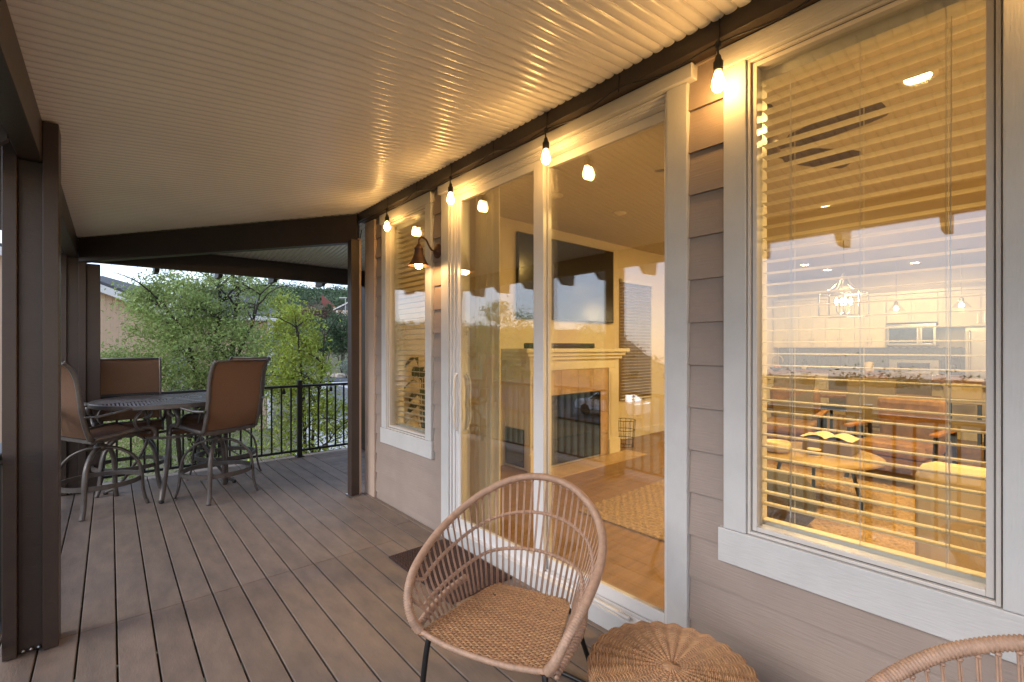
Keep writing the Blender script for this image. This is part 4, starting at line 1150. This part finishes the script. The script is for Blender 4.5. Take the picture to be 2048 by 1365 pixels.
for (x, y, lab) in ((3.45, 3.31, 'unlit round recessed fixture above the soundbar'), (4.47, 3.26, 'unlit round recessed fixture nearer the end window')):
    t = thing('recessed_light', lab, 'ceiling light', (x, y, RZ1), group='round recessed lights in the room ceiling')
    mk('trim_ring', B().lathe([(.055, -.012), (.085, -.008), (.085, -.001), (.055, -.001)], (x, y, RZ1), 28, False), 'white', t, True)
    mk('eyeball', B().ball((x, y, RZ1-.008), .052, .052, .025, 16, 8), 'wall_in', t, True)
FX, FY = 3.22, 1.22
fn = thing('ceiling_fan', 'dark five bladed ceiling fan seen through the big window blind', 'ceiling fan', (FX, FY, RZ1))
mk('downrod', B().tube([(FX, FY, RZ1-.001), (FX, FY, 2.80)], .012, 8).lathe([(.06, 0), (.065, -.03), (.03, -.05)], (FX, FY, RZ1-.002), 18), 'fan', fn, True)
mk('motor', B().lathe([(.02, .10), (.09, .08), (.11, .03), (.10, -.02), (.05, -.05), (.01, -.055)], (FX, FY, 2.72), 24), 'fan', fn, True)
for k in range(5):
    a = R(-104+72*k); d = V((math.cos(a), math.sin(a), 0)); s_ = V((-d.y, d.x, -.30)).normalized()
    rows = []
    for r_, wd in ((.11, .02), (.17, .03), (.22, .07), (.4, .082), (.58, .088), (.66, .08), (.68, .06)): rows.append([V((FX, FY, 2.71))+d*r_+s_*q*wd for q in (-1, 0, 1)])
    b = B(); b.grid(rows); b.grid([[p+V((0, 0, .008)) for p in r_] for r_ in rows]); mk('blade', b, 'fan', fn)
# chandelier
CX, CY_ = 8.0, 1.93
ch = thing('lantern_chandelier', 'square lantern chandelier with lit candle bulbs over the dining table', 'chandelier', (CX, CY_, RZ1))
b = B(); b.tube([(CX, CY_, RZ1-.001), (CX, CY_, 2.52)], .007, 6); b.lathe([(.06, 0), (.06, -.02)], (CX, CY_, RZ1-.002), 16)
mk('stem', b, 'steel', ch)
b = B(); hw = .24
for z in (1.90, 2.23): b.tube([(CX-hw, CY_-hw, z), (CX+hw, CY_-hw, z), (CX+hw, CY_+hw, z), (CX-hw, CY_+hw, z)], .011, 6, True)
for sx_ in (-1, 1):
    for sy_ in (-1, 1):
        b.tube([(CX+sx_*hw, CY_+sy_*hw, 1.90), (CX+sx_*hw, CY_+sy_*hw, 2.23)], .011, 6)
        b.tube(catmull([(CX+sx_*hw, CY_+sy_*hw, 2.23), (CX+sx_*.12, CY_+sy_*.12, 2.30), (CX+sx_*.05, CY_+sy_*.05, 2.42), (CX, CY_, 2.53)], 5), .009, 6)
mk('cage', b, 'steel', ch)
b = B(); b.tube([(CX, CY_, 1.95), (CX, CY_, 2.50)], .008, 6)
for k in range(4):
    a = k*math.pi/2+.5; ex, ey = CX+.085*math.cos(a), CY_+.085*math.sin(a)
    b.tube(catmull([(CX, CY_, 1.95), ((CX+ex)/2, (CY_+ey)/2, 1.93), (ex, ey, 1.98), (ex, ey, 2.06)], 4), .007, 6)
    mk('candle_bulb', B().lathe([(.01, 0), (.022, .03), (.02, .06), (.004, .10)], (ex, ey, 2.065), 10), 'candleb', ch, True)
mk('arms', b, 'steel', ch)
lit_point('chandelier_lamp', (CX, CY_, 2.28), 3, INC, .06, ch)
for k, (x, y) in enumerate(((10.3, 1.72), (10.25, .9))):
    t = thing('pendant_light', ('glass cone pendant lamp over the island, nearer the lantern', 'glass cone pendant lamp over the island, in front of the fridge')[k], 'pendant lamp', (x, y, RZ1), group='glass cone pendants over the island')
    mk('rod', B().tube([(x, y, RZ1-.001), (x, y, 2.22)], .006, 6).lathe([(.065, 0), (.065, -.02)], (x, y, RZ1-.002), 16), 'steel', t)
    mk('shade', B().lathe([(.03, .12), (.05, .10), (.12, 0)], (x, y, 2.08), 20, False), 'bulbglass', t, True)
    mk('cap', B().lathe([(.03, .10), (.03, .15), (.012, .17)], (x, y, 2.08), 14), 'steel', t)
    mk('bulb', B().ball((x, y, 2.12), .032), 'candleb', t, True)
    lit_point('pendant_lamp', (x, y, 2.03), 1.5, INC, .04, t)

# ================================================================== VEGETATION
def leafmesh(name, P, size, flat=.0, up=.3):
    n = len(P); P = np.array(P)
    nrm = rng.normal(size=(n, 3)); nrm[:, 2] += up; nrm /= np.linalg.norm(nrm, axis=1)[:, None]
    t = rng.normal(size=(n, 3)); t -= nrm*(t*nrm).sum(1)[:, None]; t /= np.linalg.norm(t, axis=1)[:, None]
    s_ = np.cross(nrm, t); sz = size*(.6+.8*rng.random(n))[:, None]
    v = np.empty((n, 4, 3)); v[:, 0] = P-t*sz; v[:, 1] = P+s_*sz*.42+nrm*sz*.12; v[:, 2] = P+t*sz; v[:, 3] = P-s_*sz*.42+nrm*sz*.12
    me = bpy.data.meshes.new(name); me.vertices.add(n*4); me.vertices.foreach_set('co', v.reshape(-1))
    me.loops.add(n*4); me.loops.foreach_set('vertex_index', np.arange(n*4, dtype=np.int32))
    me.polygons.add(n); me.polygons.foreach_set('loop_start', np.arange(0, n*4, 4, dtype=np.int32)); me.polygons.foreach_set('loop_total', np.full(n, 4, dtype=np.int32))
    me.update(); me.validate(); return me
def clumps(cen, rad, ncl, per, spread, shell=.55):
    out = []; cen = np.array(cen); rad = np.array(rad)
    for _ in range(ncl):
        d = rng.normal(size=3); d /= np.linalg.norm(d); r_ = shell+(1-shell)*rng.random()**.6
        c = cen+d*rad*r_*(.88+.24*rng.random()); k = int(per*(.4+1.2*rng.random()))
        q = rng.normal(size=(k, 3))*spread*(.5+rng.random()); q[:, 2] *= .7
        out.append(c+q)
    return np.concatenate(out)
def branches(base, tips, r0, b, bend=.12):
    for tp in tips:
        base_, tp = V(base), V(tp); L_ = (tp-base_).length; pts = [base_]
        for k in range(1, 7):
            f = k/6; p = base_.lerp(tp, f); p.z += L_*.10*math.sin(math.pi*f); p += V((random.uniform(-1, 1), random.uniform(-1, 1), random.uniform(-.6, .6)))*bend*L_*.12; pts.append(p)
        b.tube(catmull(pts, 3), r0, 7, scale=[1-.88*i/18 for i in range(19)])
        for f in (.35, .5, .65, .8, .92):
            k = int(f*6); s0 = pts[k]
            for _ in range(2):
                d = V((random.uniform(-1, 1), random.uniform(-1, 1), random.uniform(-.2, 1))).normalized()*L_*random.uniform(.16, .34)
                m_ = s0+d*.5+V((0, 0, .05)); b.tube([s0, m_, s0+d], r0*.30*(1-f*.6), 5, scale=[1, .7, .3])
def tree(name, lab, base, z1, crowns, leafmat, size, trunk_r=.10, trunks=None, group=None, stems=None):
    base = V(base); t = thing(name, lab, 'tree', base, group=group)
    b = B()
    if stems is None:
        top = V(crowns[0][0])
        b.tube(catmull([base-V((0, 0, .2)), base+(top-base)*.3+V((.1, 0, 0)), base+(top-base)*.6, top], 5), trunk_r, 9, scale=[1-.6*i/15 for i in range(16)])
        hub = base+(top-base)*.4
        tips = []
        for c, r_, *_ in crowns:
            for k in range(6):
                d = V((random.uniform(-1, 1), random.uniform(-1, 1), random.uniform(-.3, 1))).normalized(); tips.append(V(c)+V((d.x*r_[0], d.y*r_[1], d.z*r_[2]))*.8)
        branches(hub, tips, trunk_r*.45, b)
    else:
        for (pts, r_) in stems:
            P_ = [V(p) for p in pts]; pp = catmull(P_, 5); b.tube(pp, r_, 8, scale=[1-.8*i/(len(pp)-1) for i in range(len(pp))])
            for q in range(2, len(pp), 2):
                tips = []
                for _ in range(2):
                    d = V((random.uniform(-1, 1), random.uniform(-1, 1), random.uniform(-.1, .9))).normalized()*random.uniform(.5, 1.2); tips.append(pp[q]+d)
                branches(pp[q], tips, r_*.28, b)
    mk('trunk', b, 'bark', t, True)
    pts = np.concatenate([clumps(c, r_, ncl, per, sp) for c, r_, ncl, per, sp in crowns])-np.array(t.location)
    me = leafmesh('crown', pts, size); mk('crown', me, leafmat, t)
    return t
# the tree beyond the railing
bx, by = 1.75, 10.6
T1 = Wd(9.4, 405, GZ)
def up(u, v, d): return Wd(d, u, H+(CV-v)*d/F)
stems = [([T1, up(400, 860, 9.3), up(390, 745, 9.3), up(375, 680, 9.2), up(340, 620, 9.0)], .085),
         ([T1+V((.1, 0, 0)), up(425, 850, 9.4), up(432, 700, 9.4), up(440, 620, 9.5), up(438, 555, 9.5)], .09),
         ([T1+V((.15, 0, 0)), up(440, 850, 9.6), up(462, 730, 9.6), up(470, 640, 9.6), up(478, 560, 9.6)], .095),
         ([T1, up(420, 880, 9.3), up(452, 760, 9.2), up(500, 660, 9.1), up(520, 590, 9.1)], .06),
         ([T1, up(380, 880, 9.2), up(330, 800, 9.0), up(270, 740, 8.9)], .05)]
cr = [(up(352, 628, 9.2), (.78, .9, .66), 100, 95, .16), (up(420, 700, 9.4), (1.25, 1.25, .95), 110, 95, .18), (up(262, 728, 9.0), (.62, .7, .34), 50, 75, .13),
      (up(485, 595, 9.6), (.8, .9, .5), 70, 70, .16), (up(330, 790, 9.0), (.95, 1.0, .6), 60, 70, .18), (up(500, 730, 9.6), (.9, .9, .85), 90, 75, .18),
      (up(345, 575, 9.3), (.5, .6, .3), 30, 60, .13), (up(420, 880, 9.2), (1.2, 1.0, .7), 60, 70, .2), (up(225, 880, 9.2), (.8, 1.0, .7), 40, 70, .2)]
tree('leafy_tree', 'tall multi stemmed green tree rising just beyond the end railing', T1, 3, cr, 'leaf', .031, stems=stems)
T2 = Wd(8.8, 615, GZ)
stems = [([T2, up(610, 900, 8.7), up(605, 760, 8.6), up(590, 640, 8.5)], .05), ([T2, up(625, 880, 8.6), up(640, 780, 8.5), up(650, 660, 8.4)], .04), ([T2, up(630, 930, 8.6), up(660, 880, 8.2), up(690, 840, 8.0)], .03)]
cr = [(up(590, 668, 8.6), (.40, .45, .55), 55, 60, .12), (up(604, 765, 8.5), (.50, .55, .62), 75, 60, .13), (up(615, 880, 8.5), (.75, .7, .65), 60, 60, .16), (up(668, 830, 8.2), (.35, .35, .35), 22, 50, .10), (up(572, 615, 8.9), (.22, .25, .3), 14, 40, .09)]
tree('sapling_tree', 'lighter yellow green slender tree beside the driveway, in front of the dark shrubs', T2, 2, cr, 'leaf2', .032, stems=stems)

def shrub(name, lab, cen, r_, n, per, sp, leafmat, size, cat='shrub', group=None):
    c = V(cen); g0 = gz(c.x, c.y); t = thing(name, lab, cat, (c.x, c.y, g0), group=group)
    b = B()
    for k in range(6): b.tube([(c.x, c.y, g0-.1), (c.x+random.uniform(-.5, .5)*r_[0], c.y+random.uniform(-.5, .5)*r_[1], c.z+.3*r_[2])], .05*r_[2]*.5, 5, scale=[1, .3])
    mk('stem', b, 'bark', t)
    mk('foliage', leafmesh('foliage', clumps(c, r_, n, per, sp)-np.array(t.location), size, up=.5), leafmat, t)
shrub('oak_shrub', 'large rounded dark green shrub beyond the boulders at the roadside', up(685, 668, 78), (3.6, 3.6, 3.4), 140, 60, .55, 'leafd', .17, group='dark oak shrubs above the road')
shrub('oak_shrub', 'dark green shrub partly behind the yellow green tree by the road', up(650, 675, 80), (3.0, 3.0, 2.9), 100, 60, .55, 'leafd', .17, group='dark oak shrubs above the road')
shrub('oak_shrub', 'dark green shrub hidden partly by the slim porch post', up(735, 665, 76), (3.6, 3.6, 3.6), 110, 60, .55, 'leafd', .17, group='dark oak shrubs above the road')
shrub('plum_shrub', 'reddish purple shrub on the hillside left of the red fence', up(625, 637, 104), (3.6, 3, 2.6), 90, 50, .6, 'leafr', .18)
shrub('cypress_shrub', 'small upright green conifer against the red fence', up(660, 627, 106), (1.3, 1.3, 2.4), 50, 50, .4, 'leafd', .15)
shrub('sage_shrub', 'pale grey green shrub among the boulders by the road', up(693, 733, 69), (1.0, 1.0, .9), 36, 50, .25, 'leafs', .1)
shrub('privet_shrub', 'low green shrub under the deck rail near the corner post', up(200, 900, 8.2), (.8, .8, .7), 40, 60, .2, 'leaf', .035)
# boulders
for k in range(34):
    u = 636+random.random()*90; d = 72.5+random.random()*5+(u-636)*-.03; s_ = random.uniform(.25, .75); p = Wd(d, u); g0 = gz(p.x, p.y)
    b = B(); b.ball((p.x, p.y, g0+s_*.45), s_*random.uniform(.8, 1.5), s_*random.uniform(.8, 1.3), s_*random.uniform(.6, .9), 8, 6)
    b.v = [(x+random.uniform(-.16, .16)*s_, y+random.uniform(-.16, .16)*s_, z+random.uniform(-.14, .14)*s_) for x, y, z in b.v]
    mk('boulder', b, 'rock', None, label='pale boulder in the rock bank between the road and the dark shrubs', cat='boulder', group='boulders along the road bank')
# wooded hillside
P = []; cnt = 0
for _ in range(2400):
    d = random.uniform(104, 225); u = random.uniform(-50, 900); p = Wd(d, u); g0 = gz(p.x, p.y)
    if d < 136 and 632 < u < 750: continue
    s_ = random.uniform(1.2, 3.4)
    q = rng.normal(size=(60, 3))*s_*.5; q[:, 2] = np.abs(q[:, 2])*.9; P.append(np.array([p.x, p.y, g0+s_*.3])+q)
mk('hillside_woods', leafmesh('hillside_woods', np.concatenate(P), .38, up=.6), 'leafd', None, kind='stuff', label='dark green scrub oak woods covering the far hillside', cat='woods')
P = []
for _ in range(2200):
    d = random.uniform(62, 260); a = R(random.uniform(-175, -12)); x, y = d*math.sin(a), d*math.cos(a)
    if -32 < x < -12: continue
    s_ = random.uniform(.6, 1.8) if random.random() < .85 else 2.6
    q = rng.normal(size=(60, 3))*s_*.5; q[:, 2] = np.abs(q[:, 2])*.9; P.append(np.array([x, y, gz(x, y)+s_*.2])+q)
mk('valley_scrub', leafmesh('valley_scrub', np.concatenate(P), .24, up=.6), 'leafd', None, kind='stuff', label='low dark scrub spread over the valley side opposite the house', cat='scrub')
# under the deck end: low leafy growth
P = []
for _ in range(120):
    x, y = random.uniform(-4, 4.5), random.uniform(7.6, 9.5)
    q = rng.normal(size=(110, 3))*.30; q[:, 2] = np.abs(q[:, 2])*1.1; P.append(np.array([x, y, GZ+.3+random.random()*.9])+q)
mk('undergrowth', leafmesh('undergrowth', np.concatenate(P), .036, up=.5), 'leaf', None, kind='stuff', label='green undergrowth filling the bank below the end railing', cat='undergrowth')

# ================================================================== NEIGHBOUR HOUSE
nh = thing('neighbour_house', 'tan house with white eaves and dark shingle roof behind the leafy tree', 'house', Wd(20, 300, GZ))
def quadwall(p0, p1, z0, z1a, z1b, th=.2):
    d = (p1-p0).normalized(); n_ = V((-d.y, d.x, 0))*th
    return B().prism([(p0.x, p0.y, z0), (p1.x, p1.y, z0), (p1.x, p1.y, z1b), (p0.x, p0.y, z1a)], n_)
zat = lambda v, d: H+(CV-v)*d/F
GA = Wd(16, -40), Wd(19.5, 318)
A0, A1 = GA
wl_ = mk('gable_wall', quadwall(A0, A1, GZ, 5.0, zat(622, 19.5)), 'stucco', nh)
dA = (A1-A0).normalized(); LA = (A1-A0).length
for k in range(1, 26):
    f = k/26; p = A0.lerp(A1, f); zt_ = 5.0+(zat(622, 19.5)-5.0)*f; n_ = V((dA.y, -dA.x, 0))
    mk('batten', B().ob((p.x+n_.x*.012, p.y+n_.y*.012, (zt_+GZ)/2), dA, n_, (0, 0, 1), .022, .012, (zt_-GZ)/2-.03), 'stucco', wl_)
sl_ = V((dA.x*LA, dA.y*LA, zat(622, 19.5)-5.0)).normalized(); nf = V((dA.y, -dA.x, 0))
mid = (V((A0.x, A0.y, 5.0))+V((A1.x, A1.y, zat(622, 19.5))))/2
mk('fascia', B().ob(mid+nf*.30+sl_*.25, sl_, nf, sl_.cross(nf), LA/2+.5, .04, .14).ob(mid+nf*.15+sl_*.25, sl_, nf, sl_.cross(nf), LA/2+.45, .14, .03), 'trim', nh)
# roof slope going back from the gable
bk_dir = V((-dA.y, dA.x, 0))
E1 = V((A1.x, A1.y, zat(622, 19.5)))+sl_*.7+nf*.35+V((0, 0, .17)); E0 = V((A0.x, A0.y, 5.0))+nf*.35+V((0, 0, .17))
mk('roof', B().prism([E0, E1, E1+bk_dir*9, E0+bk_dir*9], (0, 0, .10)), 'shingle', nh)
# long wing
B0, B1 = Wd(23, 385), Wd(25, 540)
zw = zat(640, 25)
bw_ = mk('wing_wall', quadwall(B0, B1, GZ, zw, zw), 'stucco', nh)
dB = (B1-B0).normalized(); nB = V((dB.y, -dB.x, 0)); LB = (B1-B0).length
mk('corner_trim', B().ob((B1.x+nB.x*.03, B1.y+nB.y*.03, (zw+GZ)/2), dB, nB, (0, 0, 1), .14, .05, (zw-GZ)/2), 'trim', nh)
mk('fascia', B().ob(((B0+B1)/2+nB*.55+V((0, 0, zw+.05))), dB, nB, (0, 0, 1), LB/2+.5, .04, .13), 'trim', nh)
mk('soffit', B().ob(((B0+B1)/2+nB*.27+V((0, 0, zw-.06))), dB, nB, (0, 0, 1), LB/2+.45, .26, .02), 'trim', nh)
q0, q1 = B0-dB*.5+nB*.6+V((0, 0, zw+.15)), B1+dB*.5+nB*.6+V((0, 0, zw+.15))
mk('roof', B().prism([q0, q1, q1-nB*5.5-dB*1.0+V((0, 0, 1.65)), q0-nB*5.5+V((0, 0, 1.65))], (0, 0, .10)), 'shingle', nh)
sd_ = Wd(30, 600)
mk('side_wall', quadwall(B1, B1-nB*7, GZ, zw, zw), 'stucco', nh)
for f in (.52, .68, .86):
    p = B0.lerp(B1, f)+nB*.03; z = -.3
    w_ = mk('window', B().ob((p.x, p.y, z), dB, nB, (0, 0, 1), .45, .03, .75), 'darkglass', nh)
    b = B()
    for (ox, oz, hx, hz) in ((0, .8, .55, .07), (0, -.8, .55, .07), (-.5, 0, .06, .74), (.5, 0, .06, .74), (0, 0, .02, .74)): b.ob((p.x+dB.x*ox+nB.x*.03, p.y+dB.y*ox+nB.y*.03, z+oz), dB, nB, (0, 0, 1), hx, .03, hz)
    mk('window_frame', b, 'trim', w_)
# second roof peak behind
bp = Wd(34, 205, zat(552, 34)); t = thing('far_house', 'grey hip roof peak showing behind the tan house roof', 'house', (bp.x, bp.y, gz(bp.x, bp.y)))
b = B(); r_ = 4.2; i = 0
b.v = [(bp.x-r_, bp.y-r_, bp.z-1.6), (bp.x+r_, bp.y-r_, bp.z-1.6), (bp.x+r_, bp.y+r_, bp.z-1.6), (bp.x-r_, bp.y+r_, bp.z-1.6), (bp.x, bp.y, bp.z)]
b.f = [(0, 1, 4), (1, 2, 4), (2, 3, 4), (3, 0, 4), (3, 2, 1, 0)]
mk('roof', b, 'shingle', t); mk('wall', B().box(bp.x-3.6, bp.x+3.6, bp.y-3.6, bp.y+3.6, gz(bp.x, bp.y)-.5, bp.z-1.61), 'stucco', t)

# hillside house, red fence, street lamp
hc = up(705, 628, 118); g0 = gz(hc.x, hc.y); t = thing('hillside_house', 'small cream house with white gable on the hillside beside the red fence', 'house', (hc.x, hc.y, g0-1))
dx, dy = V((CS, -SN, 0)), V((SN, CS, 0))
mk('wall', B().ob(hc+V((0, 0, -1.5)), dx, dy, (0, 0, 1), 3.2, 3, 2.2), 'stucco', t)
b = B(); p = hc+V((0, 0, .7)); b.prism([p-dx*3.6-dy*3.2, p+dx*3.6-dy*3.2, p-dy*3.2+V((0, 0, 1.7))], dy*6.4); mk('roof', b, 'shingle', t)
b = B(); b.prism([p-dx*3.7-dy*3.4+V((0, 0, -.15)), p-dy*3.4+V((0, 0, 1.62)), p+dx*3.7-dy*3.4+V((0, 0, -.15)), p+dx*3.7-dy*3.4+V((0, 0, .15)), p-dy*3.4+V((0, 0, 1.95)), p-dx*3.7-dy*3.4+V((0, 0, .15))], dy*.15); mk('fascia', b, 'trim', t)
for q in (-2.6, -1, 1, 2.6): mk('porch_column', B().ob(hc+dx*q-dy*3.35+V((0, 0, -1.4)), dx, dy, (0, 0, 1), .16, .16, 2.0), 'trim', t)
for q in (-1.8, 1.8): mk('window', B().ob(hc+dx*q-dy*3.02+V((0, 0, -.8)), dx, dy, (0, 0, 1), .5, .04, .6), 'darkglass', t)
rf = thing('red_fence', 'dark red wooden fence stepping down the hillside', 'fence', up(665, 610, 122))
fa_, fb_ = up(643, 592, 132), up(692, 636, 112)
n = 22
for k in range(n):
    p0, p1 = fa_.lerp(fb_, k/n), fa_.lerp(fb_, (k+1)/n); g_ = min(gz(p0.x, p0.y), p0.z-1.8)
    mk('panel', quadwall(p0, p1, min(p0.z, p1.z)-1.9, p0.z+.35, p1.z+.35, .08), 'redfence', rf)
sp2 = up(691, 596, 100); g0 = gz(sp2.x, sp2.y)
t = thing('street_lamp', 'pale street lamp on a pole above the hillside house', 'street lamp', (sp2.x, sp2.y, g0))
mk('pole', B().tube([(sp2.x, sp2.y, g0), (sp2.x, sp2.y, sp2.z)], .10, 7), 'greyfence', t); mk('lamp_head', B().ob(sp2-dx*.5, dx, dy, (0, 0, 1), .8, .2, .12), 'greyfence', t)
vf = thing('vinyl_fence', 'grey picket fence beyond the yellow green tree by the driveway', 'fence', Wd(30, 680, GZ))
fa_, fb_ = Wd(33, 655), Wd(26, 720); n = 34; dF = (fb_-fa_).normalized(); nF = V((dF.y, -dF.x, 0)); LF = (fb_-fa_).length
for k in range(n):
    p = fa_.lerp(fb_, (k+.5)/n); mk('picket', B().ob((p.x, p.y, GZ+.95), dF, nF, (0, 0, 1), LF/n*.36, .012, .9), 'greyfence', vf)
mk('rail', B().ob((*((fa_+fb_)/2).xy, GZ+.4), dF, nF, (0, 0, 1), LF/2, .04, .05).ob((*((fa_+fb_)/2).xy, GZ+1.5), dF, nF, (0, 0, 1), LF/2, .04, .05), 'greyfence', vf)

# ================================================================== WHAT THE GLASS REFLECTS
def mir(d, u, z=0):
    p = Wd(d, u, z); return V((3.95-p.x, p.y, z))
def bigtree(lab, d, u, vtop, w_, dens=1, mat='leafd', name='cottonwood_tree'):
    p = mir(d, u); g0 = gz(p.x, p.y); zt = H+(CV-vtop)*d/F; hh = zt-g0
    tree(name, lab, (p.x, p.y, g0), 0, [((p.x, p.y, zt-hh*.32), (w_, w_, hh*.30), int(70*dens), 46, .34), ((p.x, p.y, zt-hh*.62), (w_*1.3, w_*1.3, hh*.25), int(60*dens), 46, .36)], mat, .09, trunk_r=.16)
bigtree('tall loose cottonwood mirrored in the sliding door glass', 36, 990, 592, 1.4, 1, 'leaf')
bigtree('second slimmer cottonwood mirrored beside the door stile', 40, 1046, 616, 1.1, .7, 'leaf')
bigtree('small bushy tree mirrored above the soundbar', 44, 1182, 640, 1.3, .8, 'leaf', 'ash_tree')
p = mir(56, 1128, 0); zr = H+(CV-660)*56/F; t = thing('red_roofed_house', 'house with red brown shingle roof mirrored in the door glass', 'house', (p.x, p.y, gz(p.x, p.y)))
b = B(); b.prism([(p.x-3.4, p.y-4, zr-1.8), (p.x+3.4, p.y-4, zr-1.8), (p.x+.6, p.y-2.4, zr), (p.x-.6, p.y-2.4, zr)], (0, 0, .01)); b = B()
b.v = [(p.x-5, p.y-3.2, zr-2), (p.x+5, p.y-3.2, zr-2), (p.x+5, p.y+3.2, zr-2), (p.x-5, p.y+3.2, zr-2), (p.x, p.y-1.6, zr), (p.x, p.y+1.6, zr)]
b.f = [(0, 1, 4), (1, 2, 5, 4), (2, 3, 5), (3, 0, 4, 5), (3, 2, 1, 0)]
mk('roof', b, 'redroof', t); mk('wall', B().box(p.x-4.5, p.x+4.5, p.y-2.8, p.y+2.8, gz(p.x, p.y)-.4, zr-2.01), 'stucco', t)
# parked car down on the street
cx, cyy = -19.2, 17.5; cg = gz(cx, cyy)+.14
car = thing('parked_car', 'white car parked on the street below, mirrored in the firebox', 'car', (cx, cyy, cg))
prof_ = [(-2.25, .35), (2.25, .35), (2.3, .75), (2.1, .95), (1.2, 1.02), (.6, 1.42), (-.9, 1.46), (-1.7, 1.05), (-2.25, .95)]
mk('body', B().prism([(cx-.85, cyy+a, cg+z) for a, z in prof_], (1.7, 0, 0)), 'carp', car, bev=.06)
mk('side_window', B().prism([(cx+.851, cyy+a, cg+z) for a, z in ((1.0, 1.03), (.52, 1.36), (-.85, 1.39), (-1.4, 1.06))], (.006, 0, 0)), 'darkglass', car)
for (a, s_) in ((1.4, 1), (-1.4, 1), (1.4, -1), (-1.4, -1)):
    q = B().lathe([(.01, -.1), (.33, -.1), (.35, -.05), (.35, .05), (.33, .1), (.01, .1)], (0, 0, 0), 20); w2 = B(); w2.v = [(cx+s_*.80+z, cyy+a+x, cg+.35+y_) for x, y_, z in q.v]; w2.f = q.f
    mk('wheel', w2, 'rubber', car, True)
